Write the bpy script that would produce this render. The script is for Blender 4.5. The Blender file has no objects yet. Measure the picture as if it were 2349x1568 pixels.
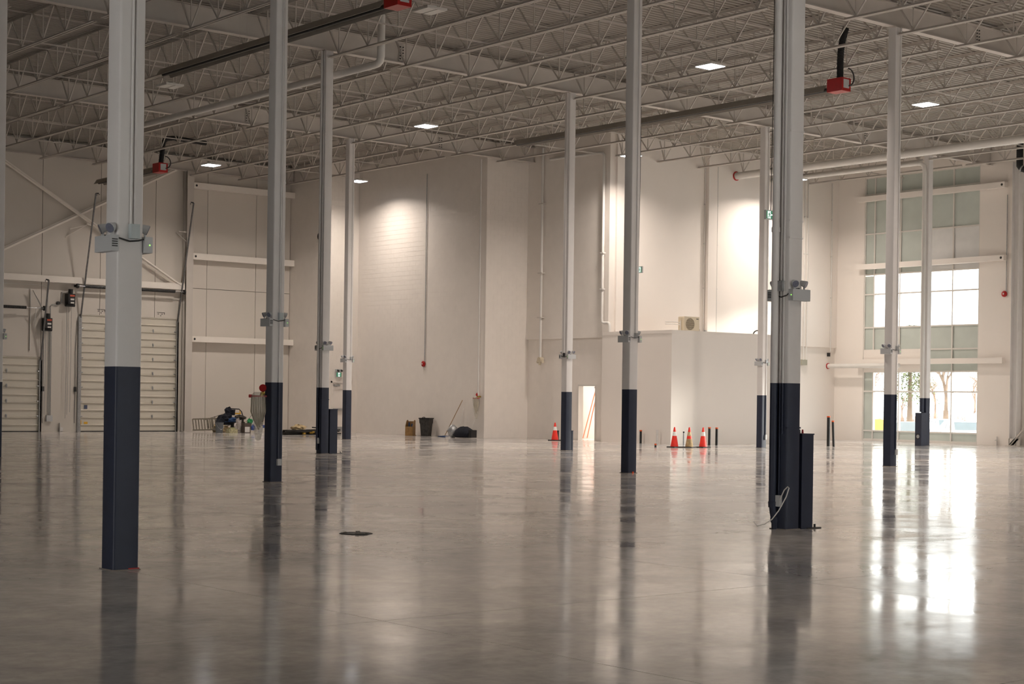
import bpy, bmesh, math, random
from mathutils import Vector, Matrix
random.seed(7)
PI = math.pi
scn = bpy.context.scene
COL = scn.collection
TH, ROLL = 0.690629245, 0.0135030599          # heading of the view against the column grid, roll

# ------------------------------------------------------------------ camera
cd = bpy.data.cameras.new('camera'); cam = bpy.data.objects.new('camera', cd); COL.objects.link(cam)
cd.sensor_fit = 'HORIZONTAL'; cd.sensor_width = 36.0; cd.lens = 36 * 3750.83 / 2349
cd.shift_y = 130.5 / 2349; cd.clip_end = 400
right = Vector((math.cos(TH), -math.sin(TH), 0)); fwd = Vector((math.sin(TH), math.cos(TH), 0)); up = Vector((0, 0, 1))
rx = right * math.cos(ROLL) + up * math.sin(ROLL); ry = up * math.cos(ROLL) - right * math.sin(ROLL)
cam.matrix_world = Matrix(((rx.x, ry.x, -fwd.x, -6.7385), (rx.y, ry.y, -fwd.y, -13.7188), (rx.z, ry.z, -fwd.z, 1.5956), (0, 0, 0, 1)))
scn.camera = cam

# ------------------------------------------------------------------ sky, exposure
vs = scn.view_settings; vs.view_transform = 'Standard'; vs.look = 'None'; vs.gamma = 1.0; vs.use_curve_mapping = False
vs.exposure = 0.15
w = bpy.data.worlds.new('sky'); scn.world = w; w.use_nodes = True
bg = w.node_tree.nodes['Background']; bg.inputs[0].default_value = (1.0, 0.985, 0.96, 1); bg.inputs[1].default_value = 5.0
sd = bpy.data.lights.new('sun', 'SUN'); sd.energy = 5.0; sd.angle = math.radians(6); sd.color = (1, .93, .82)
sun = bpy.data.objects.new('sun', sd); COL.objects.link(sun); sun.location = (70, 20, 30)
sun.rotation_euler = Vector((-1, .62, -.30)).to_track_quat('-Z', 'Y').to_euler()
LAMP_W = 400.0; LAMP_C = (1.0, .875, .77)
scn.cycles.max_bounces = 10; scn.cycles.diffuse_bounces = 5; scn.cycles.glossy_bounces = 4; scn.cycles.transparent_max_bounces = 12
scn.cycles.sample_clamp_indirect = 6.0; scn.cycles.caustics_reflective = False; scn.cycles.caustics_refractive = False

# ------------------------------------------------------------------ materials
MATS = {}
def mat(name, col, rough=.6, metal=0., var=.06, scale=3., bump=0., bscale=60., emit=None, estr=0., spec=.5):
    if name in MATS: return MATS[name]
    m = bpy.data.materials.new(name); m.use_nodes = True; nt = m.node_tree; p = nt.nodes['Principled BSDF']
    p.inputs['Roughness'].default_value = rough; p.inputs['Metallic'].default_value = metal
    p.inputs['Specular IOR Level'].default_value = spec
    g = nt.nodes.new('ShaderNodeNewGeometry')
    n = nt.nodes.new('ShaderNodeTexNoise'); n.inputs['Scale'].default_value = scale; n.inputs['Detail'].default_value = 4
    nt.links.new(g.outputs['Position'], n.inputs['Vector'])
    r = nt.nodes.new('ShaderNodeValToRGB')
    r.color_ramp.elements[0].position = .3; r.color_ramp.elements[1].position = .7
    r.color_ramp.elements[0].color = tuple(c * (1 - var) for c in col) + (1,)
    r.color_ramp.elements[1].color = tuple(min(1, c * (1 + var)) for c in col) + (1,)
    nt.links.new(n.outputs['Fac'], r.inputs['Fac']); nt.links.new(r.outputs['Color'], p.inputs['Base Color'])
    if bump:
        n2 = nt.nodes.new('ShaderNodeTexNoise'); n2.inputs['Scale'].default_value = bscale; n2.inputs['Detail'].default_value = 5
        nt.links.new(g.outputs['Position'], n2.inputs['Vector'])
        b = nt.nodes.new('ShaderNodeBump'); b.inputs['Strength'].default_value = bump; b.inputs['Distance'].default_value = .01
        nt.links.new(n2.outputs['Fac'], b.inputs['Height']); nt.links.new(b.outputs['Normal'], p.inputs['Normal'])
    if emit:
        p.inputs['Emission Color'].default_value = tuple(emit) + (1,); p.inputs['Emission Strength'].default_value = estr
    MATS[name] = m; return m

WALL = mat('wall_paint', (.84, .785, .735), .62, var=.015, scale=.7, bump=.12, bscale=35)
PANEL = mat('panel_paint', (.66, .615, .56), .55, var=.02, scale=.5, bump=.06, bscale=20)
BLOCK = mat('block_paint', (.82, .77, .72), .5, var=.02, scale=2.5, bump=.35, bscale=45)
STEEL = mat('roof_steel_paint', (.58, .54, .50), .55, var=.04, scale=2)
DECK_SHADED = mat('deck_paint_shaded', (.31, .285, .25), .5, var=.04, scale=1.5)  # white paint darkened: the shade of bounce-only light is in the colour
COLP = mat('column_paint', (.76, .735, .72), .42, var=.02, scale=4, bump=.05, bscale=90)
NAVY = mat('navy_paint', (.019, .026, .052), .5, var=.08, scale=5, bump=.08, bscale=80)
WHITEP = mat('white_pipe_paint', (.72, .70, .67), .45, var=.03)
GALV = mat('galvanised_steel', (.42, .43, .44), .4, .75, var=.15, scale=20)
DARKM = mat('dark_metal', (.05, .05, .05), .45, .5, var=.2, scale=12)
BLACK = mat('black_plastic', (.014, .014, .015), .5, var=.2, scale=15)
RUBBER = mat('black_rubber', (.012, .012, .013), .75, var=.2, scale=30)
GIRT = mat('girt_paint', (.86, .81, .75), .5, var=.02)
DOORP = mat('door_skin_paint', (.66, .62, .54), .45, var=.02, scale=2)
GREYP = mat('grey_box_plastic', (.55, .56, .57), .45, var=.03)
LENS = mat('lamp_lens', (.18, .19, .25), .15, var=.1, scale=40)
RED = mat('signal_red_paint', (.42, .008, .008), .4, var=.08, scale=8)
ORANGE = mat('cone_orange_red', (.85, .035, .02), .5, var=.06, scale=10)
REFL = mat('reflective_white', (.85, .85, .83), .4, var=.03)
FRAME = mat('window_frame_white', (.72, .69, .65), .45, var=.02)
SPAN = mat('spandrel_grey_green', (.52, .57, .53), .25, var=.05, scale=1.5)
SPAN_BACKLIT = mat('spandrel_backlit', (.72, .72, .71), .35, var=.04, scale=2)  # same spandrel panels, their backlight put into a whiter colour
BEIGE = mat('beige_sheet_metal', (.62, .55, .42), .5, var=.03)
TAN = mat('tan_canvas', (.45, .35, .2), .9, var=.15, scale=12)
WOOD = mat('stained_wood', (.30, .17, .06), .5, var=.2, scale=9)
ALU = mat('dull_aluminium', (.30, .27, .22), .5, .6, var=.15, scale=20)
BLUE = mat('blue_cloth', (.02, .06, .16), .85, var=.25, scale=14)
NAVYC = mat('dark_navy_cloth', (.008, .010, .018), .9, var=.3, scale=14)
YELL = mat('safety_yellow', (.75, .42, .03), .5, var=.06, scale=8)
BRASS = mat('brass', (.55, .36, .07), .35, .8, var=.15, scale=20)
GREEN = mat('green_bag_plastic', (.02, .25, .09), .5, var=.15, scale=12)
BUCK = mat('grey_bucket_plastic', (.13, .145, .16), .5, var=.06, scale=10)
PAPER = mat('white_paper', (.72, .70, .68), .8, var=.05, scale=10)
CAR = mat('car_white_paint', (.85, .86, .88), .2, var=.02)
GLASSD = mat('tinted_car_glass', (.10, .14, .16), .06, var=.1)
SNOW = mat('snow', (.88, .88, .9), .9, var=.03, scale=2)
ASPH = mat('parking_asphalt', (.55, .54, .53), .9, var=.15, scale=.6)
BARK = mat('grey_brown_bark', (.22, .155, .11), .9, var=.25, scale=3)
NEEDLE = mat('evergreen_needles', (.17, .21, .08), .85, var=.4, scale=2)
TWIG = mat('dry_brown_twigs', (.32, .22, .16), .9, var=.35, scale=1.5)
SIGNG = mat('exit_sign_green', (.0, .16, .06), .4, var=.05, emit=(0, .30, .12), estr=.25)
SIGNW = mat('exit_sign_lit_white', (.9, .95, .95), .4, var=.01, emit=(.85, 1, 1), estr=.6)
LED = mat('lamp_diffuser_lit', (.9, .9, .9), .4, var=.01, emit=(.93, .95, 1), estr=10)
OFFD = mat('lamp_diffuser_unlit', (.62, .61, .58), .35, var=.03)
GLED = mat('green_indicator', (.2, .8, .1), .4, emit=(.3, 1, .1), estr=2)
STICK = mat('white_sticker', (.75, .73, .7), .6)
REDST = mat('red_sticker', (.6, .1, .05), .6)
LINEN = mat('folded_hose_linen', (.50, .44, .34), .85, var=.15, scale=25, bump=.3)
ORL = mat('ladder_orange', (.85, .25, .1), .5)
SEAL = mat('joint_sealant', (.20, .18, .16), .8)

def glass_mat(name, tint, gl=.08):
    m = bpy.data.materials.new(name); m.use_nodes = True; nt = m.node_tree; nt.nodes.remove(nt.nodes['Principled BSDF'])
    o = nt.nodes['Material Output']; t = nt.nodes.new('ShaderNodeBsdfTransparent'); t.inputs[0].default_value = tint + (1,)
    g = nt.nodes.new('ShaderNodeBsdfGlossy'); g.inputs['Roughness'].default_value = .02
    mx = nt.nodes.new('ShaderNodeMixShader'); mx.inputs[0].default_value = gl
    nt.links.new(t.outputs[0], mx.inputs[1]); nt.links.new(g.outputs[0], mx.inputs[2]); nt.links.new(mx.outputs[0], o.inputs[0])
    return m
GLASS = glass_mat('clear_glass', (.93, .95, .95))
def film_mat(name, col, alpha):
    m = bpy.data.materials.new(name); m.use_nodes = True; p = m.node_tree.nodes['Principled BSDF']
    p.inputs['Base Color'].default_value = col + (1,); p.inputs['Roughness'].default_value = .25; p.inputs['Alpha'].default_value = alpha
    return m
FILM = film_mat('clear_plastic_film', (.66, .62, .54), .34)

def floor_mat():
    m = bpy.data.materials.new('polished_concrete'); m.use_nodes = True; nt = m.node_tree; p = nt.nodes['Principled BSDF']; L = nt.links
    g = nt.nodes.new('ShaderNodeNewGeometry')
    def noise(sc, det, vec=None, rough=.55, dist=0.):
        n = nt.nodes.new('ShaderNodeTexNoise'); n.inputs['Scale'].default_value = sc; n.inputs['Detail'].default_value = det
        n.inputs['Roughness'].default_value = rough; n.inputs['Distortion'].default_value = dist
        L.new(vec or g.outputs['Position'], n.inputs['Vector']); return n.outputs['Fac']
    def ramp(fac, a, b, ca, cb):
        r = nt.nodes.new('ShaderNodeValToRGB'); r.color_ramp.elements[0].position = a; r.color_ramp.elements[1].position = b
        r.color_ramp.elements[0].color = ca; r.color_ramp.elements[1].color = cb; L.new(fac, r.inputs['Fac']); return r.outputs['Color']
    def mix(f, a, b, mode='MIX'):
        x = nt.nodes.new('ShaderNodeMix'); x.data_type = 'RGBA'; x.blend_type = mode
        if isinstance(f, float): x.inputs[0].default_value = f
        else: L.new(f, x.inputs[0])
        L.new(a, x.inputs[6]); L.new(b, x.inputs[7]); return x.outputs[2]
    big = ramp(noise(.20, 6, rough=.62, dist=.6), .38, .62, (.47, .46, .46, 1), (.76, .71, .66, 1))
    fine = ramp(noise(1.3, 8, rough=.66, dist=.35), .36, .64, (.74, .745, .77, 1), (1.08, 1.07, 1.05, 1))
    grit = ramp(noise(9., 4, rough=.6), .35, .65, (.90, .90, .90, 1), (1.04, 1.04, 1.04, 1))
    c = mix(1.0, mix(1.0, big, fine, 'MULTIPLY'), grit, 'MULTIPLY')
    L.new(c, p.inputs['Base Color'])
    rr = ramp(noise(.8, 6, rough=.65, dist=.6), .35, .65, (.06, .06, .06, 1), (.17, .17, .17, 1))
    L.new(rr, p.inputs['Roughness'])
    p.inputs['Specular IOR Level'].default_value = .42; p.inputs['IOR'].default_value = 1.45
    # slight unevenness of the trowelled surface
    def wob(sc, det, k):
        n = nt.nodes.new('ShaderNodeTexNoise'); n.inputs['Scale'].default_value = sc; n.inputs['Detail'].default_value = det
        L.new(g.outputs['Position'], n.inputs['Vector'])
        q = nt.nodes.new('ShaderNodeVectorMath'); q.operation = 'SUBTRACT'; q.inputs[1].default_value = (.5, .5, .5); L.new(n.outputs['Color'], q.inputs[0])
        t = nt.nodes.new('ShaderNodeVectorMath'); t.operation = 'MULTIPLY'; t.inputs[1].default_value = (k, k, 0); L.new(q.outputs[0], t.inputs[0]); return t.outputs[0]
    v1 = nt.nodes.new('ShaderNodeVectorMath'); L.new(wob(.9, 1, .016), v1.inputs[0]); L.new(wob(4.5, 2, .008), v1.inputs[1])
    v2 = nt.nodes.new('ShaderNodeVectorMath'); L.new(v1.outputs[0], v2.inputs[0]); L.new(g.outputs['Normal'], v2.inputs[1])
    v3 = nt.nodes.new('ShaderNodeVectorMath'); v3.operation = 'NORMALIZE'; L.new(v2.outputs[0], v3.inputs[0]); L.new(v3.outputs[0], p.inputs['Normal'])
    return m
FLOOR = floor_mat()

# ------------------------------------------------------------------ mesh helpers
class MB:
    def __init__(s): s.v = []; s.f = []
    def add(s, vs, fs):
        k = len(s.v); s.v += [tuple(v) for v in vs]; s.f += [tuple(i + k for i in f) for f in fs]; return s
    def box(s, x0, x1, y0, y1, z0, z1):
        return s.add([(x0,y0,z0),(x1,y0,z0),(x1,y1,z0),(x0,y1,z0),(x0,y0,z1),(x1,y0,z1),(x1,y1,z1),(x0,y1,z1)],
                     [(0,3,2,1),(4,5,6,7),(0,1,5,4),(1,2,6,5),(2,3,7,6),(3,0,4,7)])
    def cb(s, c, d): return s.box(c[0]-d[0]/2, c[0]+d[0]/2, c[1]-d[1]/2, c[1]+d[1]/2, c[2]-d[2]/2, c[2]+d[2]/2)
    def frame(s, p, q):
        a = (Vector(q) - Vector(p)); L = a.length; a.normalize()
        r = Vector((0, 0, 1)) if abs(a.z) < .95 else Vector((1, 0, 0))
        u = a.cross(r).normalized(); v = u.cross(a).normalized(); return a, u, v, L
    def bar(s, p, q, wd, h):
        a, u, v, L = s.frame(p, q); P = Vector(p); Q = Vector(q); vs = []
        for B in (P, Q):
            for i, j in ((-1,-1),(1,-1),(1,1),(-1,1)): vs.append(B + u*wd/2*i + v*h/2*j)
        return s.add(vs, [(3,2,1,0),(4,5,6,7),(0,1,5,4),(1,2,6,5),(2,3,7,6),(3,0,4,7)])
    def cyl(s, p, q, r, n=12, r2=None, cap=True):
        r2 = r if r2 is None else r2
        a, u, v, L = s.frame(p, q); vs = []
        for B, R in ((Vector(p), r), (Vector(q), r2)):
            for i in range(n): t = 2*PI*i/n; vs.append(B + u*R*math.cos(t) + v*R*math.sin(t))
        fs = [(i, (i+1) % n, n+(i+1) % n, n+i) for i in range(n)]
        if cap: fs += [tuple(range(n))[::-1], tuple(range(n, 2*n))]
        return s.add(vs, fs)
    def tube(s, pts, r, n=8):
        pts = [Vector(p) for p in pts]; rings = []; k = len(s.v)
        prev = None
        for i, P in enumerate(pts):
            t = (pts[min(i+1, len(pts)-1)] - pts[max(i-1, 0)]).normalized()
            if prev is None: ref = Vector((0,0,1)) if abs(t.z) < .9 else Vector((1,0,0)); u = t.cross(ref).normalized()
            else: u = (prev - t * prev.dot(t)).normalized()
            prev = u; v = t.cross(u); R = r[i] if isinstance(r, (list, tuple)) else r
            s.v += [tuple(P + u*R*math.cos(2*PI*j/n) + v*R*math.sin(2*PI*j/n)) for j in range(n)]
        m = len(pts)
        for i in range(m-1):
            for j in range(n): s.f.append((k+i*n+j, k+i*n+(j+1) % n, k+(i+1)*n+(j+1) % n, k+(i+1)*n+j))
        s.f += [tuple(k+j for j in range(n))[::-1], tuple(k+(m-1)*n+j for j in range(n))]; return s
    def lathe(s, prof, n=20, c=(0,0,0)):
        k = len(s.v)
        for r, z in prof: s.v += [(c[0]+r*math.cos(2*PI*j/n), c[1]+r*math.sin(2*PI*j/n), c[2]+z) for j in range(n)]
        for i in range(len(prof)-1):
            for j in range(n): s.f.append((k+i*n+j, k+i*n+(j+1) % n, k+(i+1)*n+(j+1) % n, k+(i+1)*n+j))
        s.f += [tuple(k+j for j in range(n))[::-1], tuple(k+(len(prof)-1)*n+j for j in range(n))]; return s
    def prism(s, poly, axis, a, b):
        # poly: 2D points; axis 'x','y','z': extrusion axis from a to b
        def P(p, t): return {'x': (t, p[0], p[1]), 'y': (p[0], t, p[1]), 'z': (p[0], p[1], t)}[axis]
        n = len(poly)
        return s.add([P(p, a) for p in poly] + [P(p, b) for p in poly],
                     [(i, (i+1) % n, n+(i+1) % n, n+i) for i in range(n)] + [tuple(range(n))[::-1], tuple(range(n, 2*n))])
    def quad(s, a, b, c, d): return s.add([a, b, c, d], [(0,1,2,3)])
    def blob(s, c, r, n=10, m=7, jit=.18, flat=True):
        k = len(s.v)
        for i in range(m+1):
            t = PI*i/m
            for j in range(n):
                p = 2*PI*j/n; q = 1 + random.uniform(-jit, jit)
                z = c[2] + r[2]*math.cos(t)*q
                if flat: z = max(z, c[2]-r[2]*.55)
                s.v.append((c[0]+r[0]*math.sin(t)*math.cos(p)*q, c[1]+r[1]*math.sin(t)*math.sin(p)*q, z))
        for i in range(m):
            for j in range(n): s.f.append((k+i*n+j, k+i*n+(j+1) % n, k+(i+1)*n+(j+1) % n, k+(i+1)*n+j))
        return s
    def mesh(s, name, m, smooth=False, fix=True):
        me = bpy.data.meshes.new(name); me.from_pydata(s.v, [], s.f); me.materials.append(m)
        if fix:
            bm = bmesh.new(); bm.from_mesh(me); bmesh.ops.recalc_face_normals(bm, faces=bm.faces); bm.to_mesh(me); bm.free()
        if smooth:
            for p in me.polygons: p.use_smooth = True
            try: me.set_sharp_from_angle(angle=.7)
            except Exception: pass
        return me
    def build(s, name, m, parent=None, smooth=False, loc=None, rot=None, **tags):
        return link(name, s.mesh(name, m, smooth), parent, loc, rot, **tags)

def link(name, me, parent=None, loc=None, rot=None, label=None, cat=None, group=None, kind=None):
    o = bpy.data.objects.new(name, me); COL.objects.link(o)
    if parent is not None: o.parent = parent
    if loc is not None: o.location = loc
    if rot is not None: o.rotation_euler = rot if hasattr(rot, '__len__') else (0, 0, rot)
    return tag(o, label, cat, group, kind)
def tag(o, label=None, cat=None, group=None, kind=None):
    if label: o['label'] = label
    if cat: o['category'] = cat
    if group: o['group'] = group
    if kind: o['kind'] = kind
    return o
def thing(name, label, cat, loc=(0,0,0), rz=0, group=None, kind=None):
    return link(name, None, None, loc, rz, label, cat, group, kind)
def copy_tree(o, parent=None):
    c = o.copy(); COL.objects.link(c); c.parent = parent
    for ch in list(o.children): copy_tree(ch, c)
    return c
def arc(c, r, a0, a1, n, plane='xz'):
    out = []
    for i in range(n+1):
        t = a0 + (a1-a0)*i/n; u, v = r*math.cos(t), r*math.sin(t)
        out.append({'xz': (c[0]+u, c[1], c[2]+v), 'yz': (c[0], c[1]+u, c[2]+v), 'xy': (c[0]+u, c[1]+v, c[2])}[plane])
    return out

# ------------------------------------------------------------------ key plan dimensions
BX, BY = 9.144, 12.43
ZG, ZJ, ZD = 11.24, 11.02, 11.97             # girder underside, joist underside, deck underside
YN, XA, YR, XB, YP, XD, YE, XW = 50.0, 32.73, 46.69, 34.23, 37.6, 36.5, 32.7, 50.0
XWEST, YS = -18.0, -32.0
BOXX0, BOXX1, BOXY0, BOXZ = 36.1, 42.6, 28.93, 4.22

# ------------------------------------------------------------------ floor
fl = MB().box(XWEST-.3, XW+.3, YS-.3, YN+.3, -.30, -.012).build('floor', SEAL, kind='structure', label='polished grey concrete floor slab with saw-cut joints')
sx, sy = BX/2, BY/3
slab = MB().box(.004, sx-.004, .004, sy-.004, -.05, 0).mesh('slab', FLOOR)
ix0, ix1 = math.floor(XWEST/sx), math.ceil(XW/sx); iy0, iy1 = math.floor(YS/sy), math.ceil(YN/sy)
for i in range(ix0, ix1):
    for j in range(iy0, iy1): link('slab', slab, fl, (i*sx, j*sy, 0))

# ------------------------------------------------------------------ ceiling deck (ribs run along x)
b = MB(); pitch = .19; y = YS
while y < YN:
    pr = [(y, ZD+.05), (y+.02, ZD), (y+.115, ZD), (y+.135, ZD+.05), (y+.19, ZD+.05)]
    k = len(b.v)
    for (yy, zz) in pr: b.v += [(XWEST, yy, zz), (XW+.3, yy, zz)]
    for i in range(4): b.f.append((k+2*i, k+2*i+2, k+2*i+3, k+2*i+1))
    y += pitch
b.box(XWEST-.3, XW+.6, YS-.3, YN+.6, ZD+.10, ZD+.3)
b.build('ceiling', DECK_SHADED, kind='structure', label='ribbed metal roof deck painted white, colour darkened for shade')

# ------------------------------------------------------------------ walls
def wall(name, boxes, m, label):
    bb = MB()
    for q in boxes: bb.box(*q)
    return bb.build(name, m, kind='structure', label=label)
ZT = ZD + .1
wn = wall('wall_north', [(XWEST, XA+.3, YN+.16, YN+.5, 0, ZT)], SEAL, 'dock wall of pale vertical panels with overhead doors')
def panel(rects):
    bb = MB()
    for (x0, x1, z0, z1) in rects: bb.box(x0, x1, YN, YN+.16, z0, z1)
    bb.build('panel', PANEL, wn)
g = .011
panel([(XWEST, 15.9-g, 0, ZT)]); panel([(15.9+g, 18.4, 0, ZT)])
panel([(18.4, 20.93-g, 3.05, ZT)])
panel([(20.93+g, 22.6, 0, 4.87), (20.93+g, 23.49-g, 4.87, ZT)])
panel([(23.49+g, 26.01-g, 4.87, ZT)])
panel([(26.01+g, 28.5-g, 6.22+g, ZT)]); panel([(27.1, 28.5-g, 0, 4.87), (26.01+g, 28.5-g, 4.87, 6.22-g)])
for x0, x1 in ((28.5, 30.95), (30.95, XA)):
    panel([(x0+g, x1-g, 0, 6.22-g)]); panel([(x0+g, x1-g, 6.22+g, ZT)])

wc = wall('wall_corner', [(XA+.012, XA+.3, YR+.012, YN+.5, 0, ZT)], BLOCK, 'painted block wall meeting the dock wall in the corner')
wr = wall('wall_return', [(XA+.3, XB+.3, YR+.012, YR+.4, 0, ZT)], BLOCK, 'short painted block return beside the exit door')
wb = wall('wall_block', [(XB+.012, XB+.4, YP+.012, YR+.4, 0, ZT)], BLOCK, 'long painted block wall lit by a bright lamp scallop')
wp = wall('wall_pier', [(XB+.4, XD+.3, YP+.012, YP+.4, 0, ZT)], BLOCK, 'painted block pier standing forward of the doorway wall')
DY0, DY1, DZ = 33.49, 34.44, 2.14
wd = wall('wall_doorway', [(XD+.012, XD+.2, DY1+.05, YP+.2, 0, 4.03), (XD+.012, XD+.2, YE, DY0-.05, 0, 4.03), (XD+.012, XD+.2, DY0-.05, DY1+.05, DZ+.06, 4.03),
                           (XD-.10, XD+.2, YE, YP+.02, 4.03, ZT)], BLOCK, 'doorway wall with block below and smooth board above')
we = wall('wall_partition', [(XD+.2, XW+.3, YE-.10, YE+.2, 4.03, ZT), (XD+.2, XW+.3, YE, YE+.2, 0, 4.03), (41.62, 42.12, YE-.28, YE-.1, 4.03, ZT)], WALL,
          'tall smooth white wall behind the low white room')
ww = wall('wall_window', [(XW, XW+.3, 31.15, YE+.2, 0, ZT), (XW, XW+.3, 22.5, 25.33, 0, ZT), (XW, XW+.3, 25.33, 31.15, 11.34, ZT),
                          (XW, XW+.3, 20.5, 22.5, 0, ZT), (XW, XW+.3, 6, 20.5, 6.2, ZT), (XW, XW+.3, 6, 20.5, 0, .6), (XW, XW+.3, YS, 6, 0, ZT)], WALL, 'white wall around the tall window bay')
wall('wall_south', [(XWEST, -8, YS-.3, YS, 0, ZT), (-8, 28, YS-.3, YS, 4.2, ZT), (-8, 28, YS-.3, YS, 0, 1.0), (28, XW+.3, YS-.3, YS, 0, ZT)], WALL, 'white wall behind the camera with a band of windows')
wall('wall_west', [(XWEST-.3, XWEST, YS, -6, 0, ZT), (XWEST-.3, XWEST, -6, 3, 4.4, ZT), (XWEST-.3, XWEST, 3, YN+.5, 0, ZT)], WALL, 'white side wall with open dock doors')
# low white room
rm = MB().box(BOXX0, BOXX1, BOXY0, YE, 0, BOXZ-.12).build('wall_room', WALL, kind='structure', label='low white room box standing in front of the tall wall')
MB().box(BOXX0-.012, BOXX1+.012, BOXY0-.012, YE, BOXZ-.12, BOXZ).build('cap', WALL, rm)

def blocks(wl, kind, c, u0, u1, z0, z1, sgn, limit=300):
    # block faces 12 mm proud of the wall; kind 'x': wall plane x=c running along y; kind 'y': plane y=c running along x
    bw, bh, t = .40, .20, .012; gp = .006; gu = .0016
    full = MB()
    if kind == 'x': full.box(.007, t+.001, gu/2, bw-gu/2, gp/2, bh-gp/2)
    else: full.box(gu/2, bw-gu/2, .007, t+.001, gp/2, bh-gp/2)
    me = full.mesh('block', BLOCK, fix=False); cells = []
    r = 0; z = z0
    while z < z1 - .02:
        u = u0 - (bw/2 if r % 2 else 0)
        while u < u1 - .01:
            a, e = max(u, u0), min(u+bw, u1)
            if e - a > .05: cells.append((a, e, z, min(z+bh, z1)))
            u += bw
        z += bh; r += 1
    # those seen largest first: nearest to the camera
    cells.sort(key=lambda q: ((q[0]+q[1])/2 if kind == 'x' else -(q[0]+q[1])/2) + abs(q[2]-1.6)*.4)
    rest = MB()
    for i, (a, e, z, zz) in enumerate(cells):
        if i < limit:
            o = link('block', me, wl, (c, a, z) if kind == 'x' else (a, c, z))
            s = (e-a)/bw; h = (zz-z)/bh
            o.scale = (1, s, h) if kind == 'x' else (s, 1, h)
        else:
            if kind == 'x': rest.box(c+.007, c+t+.001, a+gu/2, e-gu/2, z+gp/2, zz-gp/2)
            else: rest.box(a+gu/2, e-gu/2, c+.007, c+t+.001, z+gp/2, zz-gp/2)
    if rest.v: link('block_field', rest.mesh('block_field', BLOCK, fix=False), wl, kind='stuff')
blocks(wb, 'x', XB, YP, YR, 0, ZT, 1)
blocks(wc, 'x', XA, YR, YN, 0, ZT, 1, 200)
blocks(wp, 'y', YP, XB, XD-.1, 0, ZT, 1, 150)
blocks(wr, 'y', YR, 34.0, XB, 0, ZT, 1, 60)
blocks(wr, 'y', YR, XA, 34.0, 2.4, ZT, 1, 100)
blocks(wr, 'y', YR, XA, 32.86, 0, 2.4, 1, 100)
blocks(wd, 'x', XD, DY1+.05, YP, 0, 4.0, 1, 250)
blocks(wd, 'x', XD, YE, DY0-.05, 0, 4.0, 1)
blocks(wd, 'x', XD, DY0-.05, DY1+.05, DZ+.06, 4.0, 1)

# bright side room seen through the doorway
sr = wall('wall_sideroom', [(XD+.2, 42, DY1+2.2, DY1+2.4, 0, 3.2), (42, 42.2, YE+.2, DY1+2.4, 0, 3.2), (XD+.2, 42.2, YE+.2, DY1+2.4, 3.0, 3.2), (XD+.2, 42.2, YE+.2, DY1+2.4, -.1, 0.002)], WALL, 'bright white side room beyond the doorway')
al = bpy.data.lights.new('side_room_light', 'AREA'); al.energy = 110; al.size = 1.4; al.color = (1, .97, .92)
ao = bpy.data.objects.new('side_room_light', al); COL.objects.link(ao); ao.location = (39.2, 34.2, 2.92)
d4 = link('door_4', None, kind='structure', label='open doorway with pale steel frame into a bright room')
MB().box(XD-.03, XD+.22, DY0-.05, DY0, 0, DZ).box(XD-.03, XD+.22, DY1, DY1+.05, 0, DZ).box(XD-.03, XD+.22, DY0-.05, DY1+.05, DZ, DZ+.06).build('door_frame', FRAME, d4)
MB().cb((XD+.26, DY0+.18, DZ-.05), (.1, .22, .06)).bar((XD+.26, DY0+.1, DZ-.03), (XD+.36, DY0+.4, DZ-.03), .03, .02).build('door_closer', GALV, d4)
# orange step ladder in the side room
ld = thing('step_ladder', 'orange and yellow-footed step ladder seen through the bright doorway', 'ladder', (38.9, 35.35, 0), .55)
MB().bar((-.28, 0, .06), (-.12, .42, 2.15), .03, .08).build('rail', ORL, ld); MB().bar((.28, 0, .06), (.12, .42, 2.15), .03, .08).build('rail', ORL, ld)
for k in range(6):
    t = .14 + k*.145; MB().bar((-.28+.16*t, .42*t, .06+2.09*t), (.28-.16*t, .42*t, .06+2.09*t), .08, .025).build('step', GALV, ld)
for sgn in (-1, 1):
    MB().cb((.28*sgn, 0, .04), (.07, .1, .08)).build('foot', YELL, ld)
    MB().bar((.30*sgn, .95, .03), (.14*sgn, .46, 2.1), .025, .05).build('rear_rail', ORL, ld)

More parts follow.
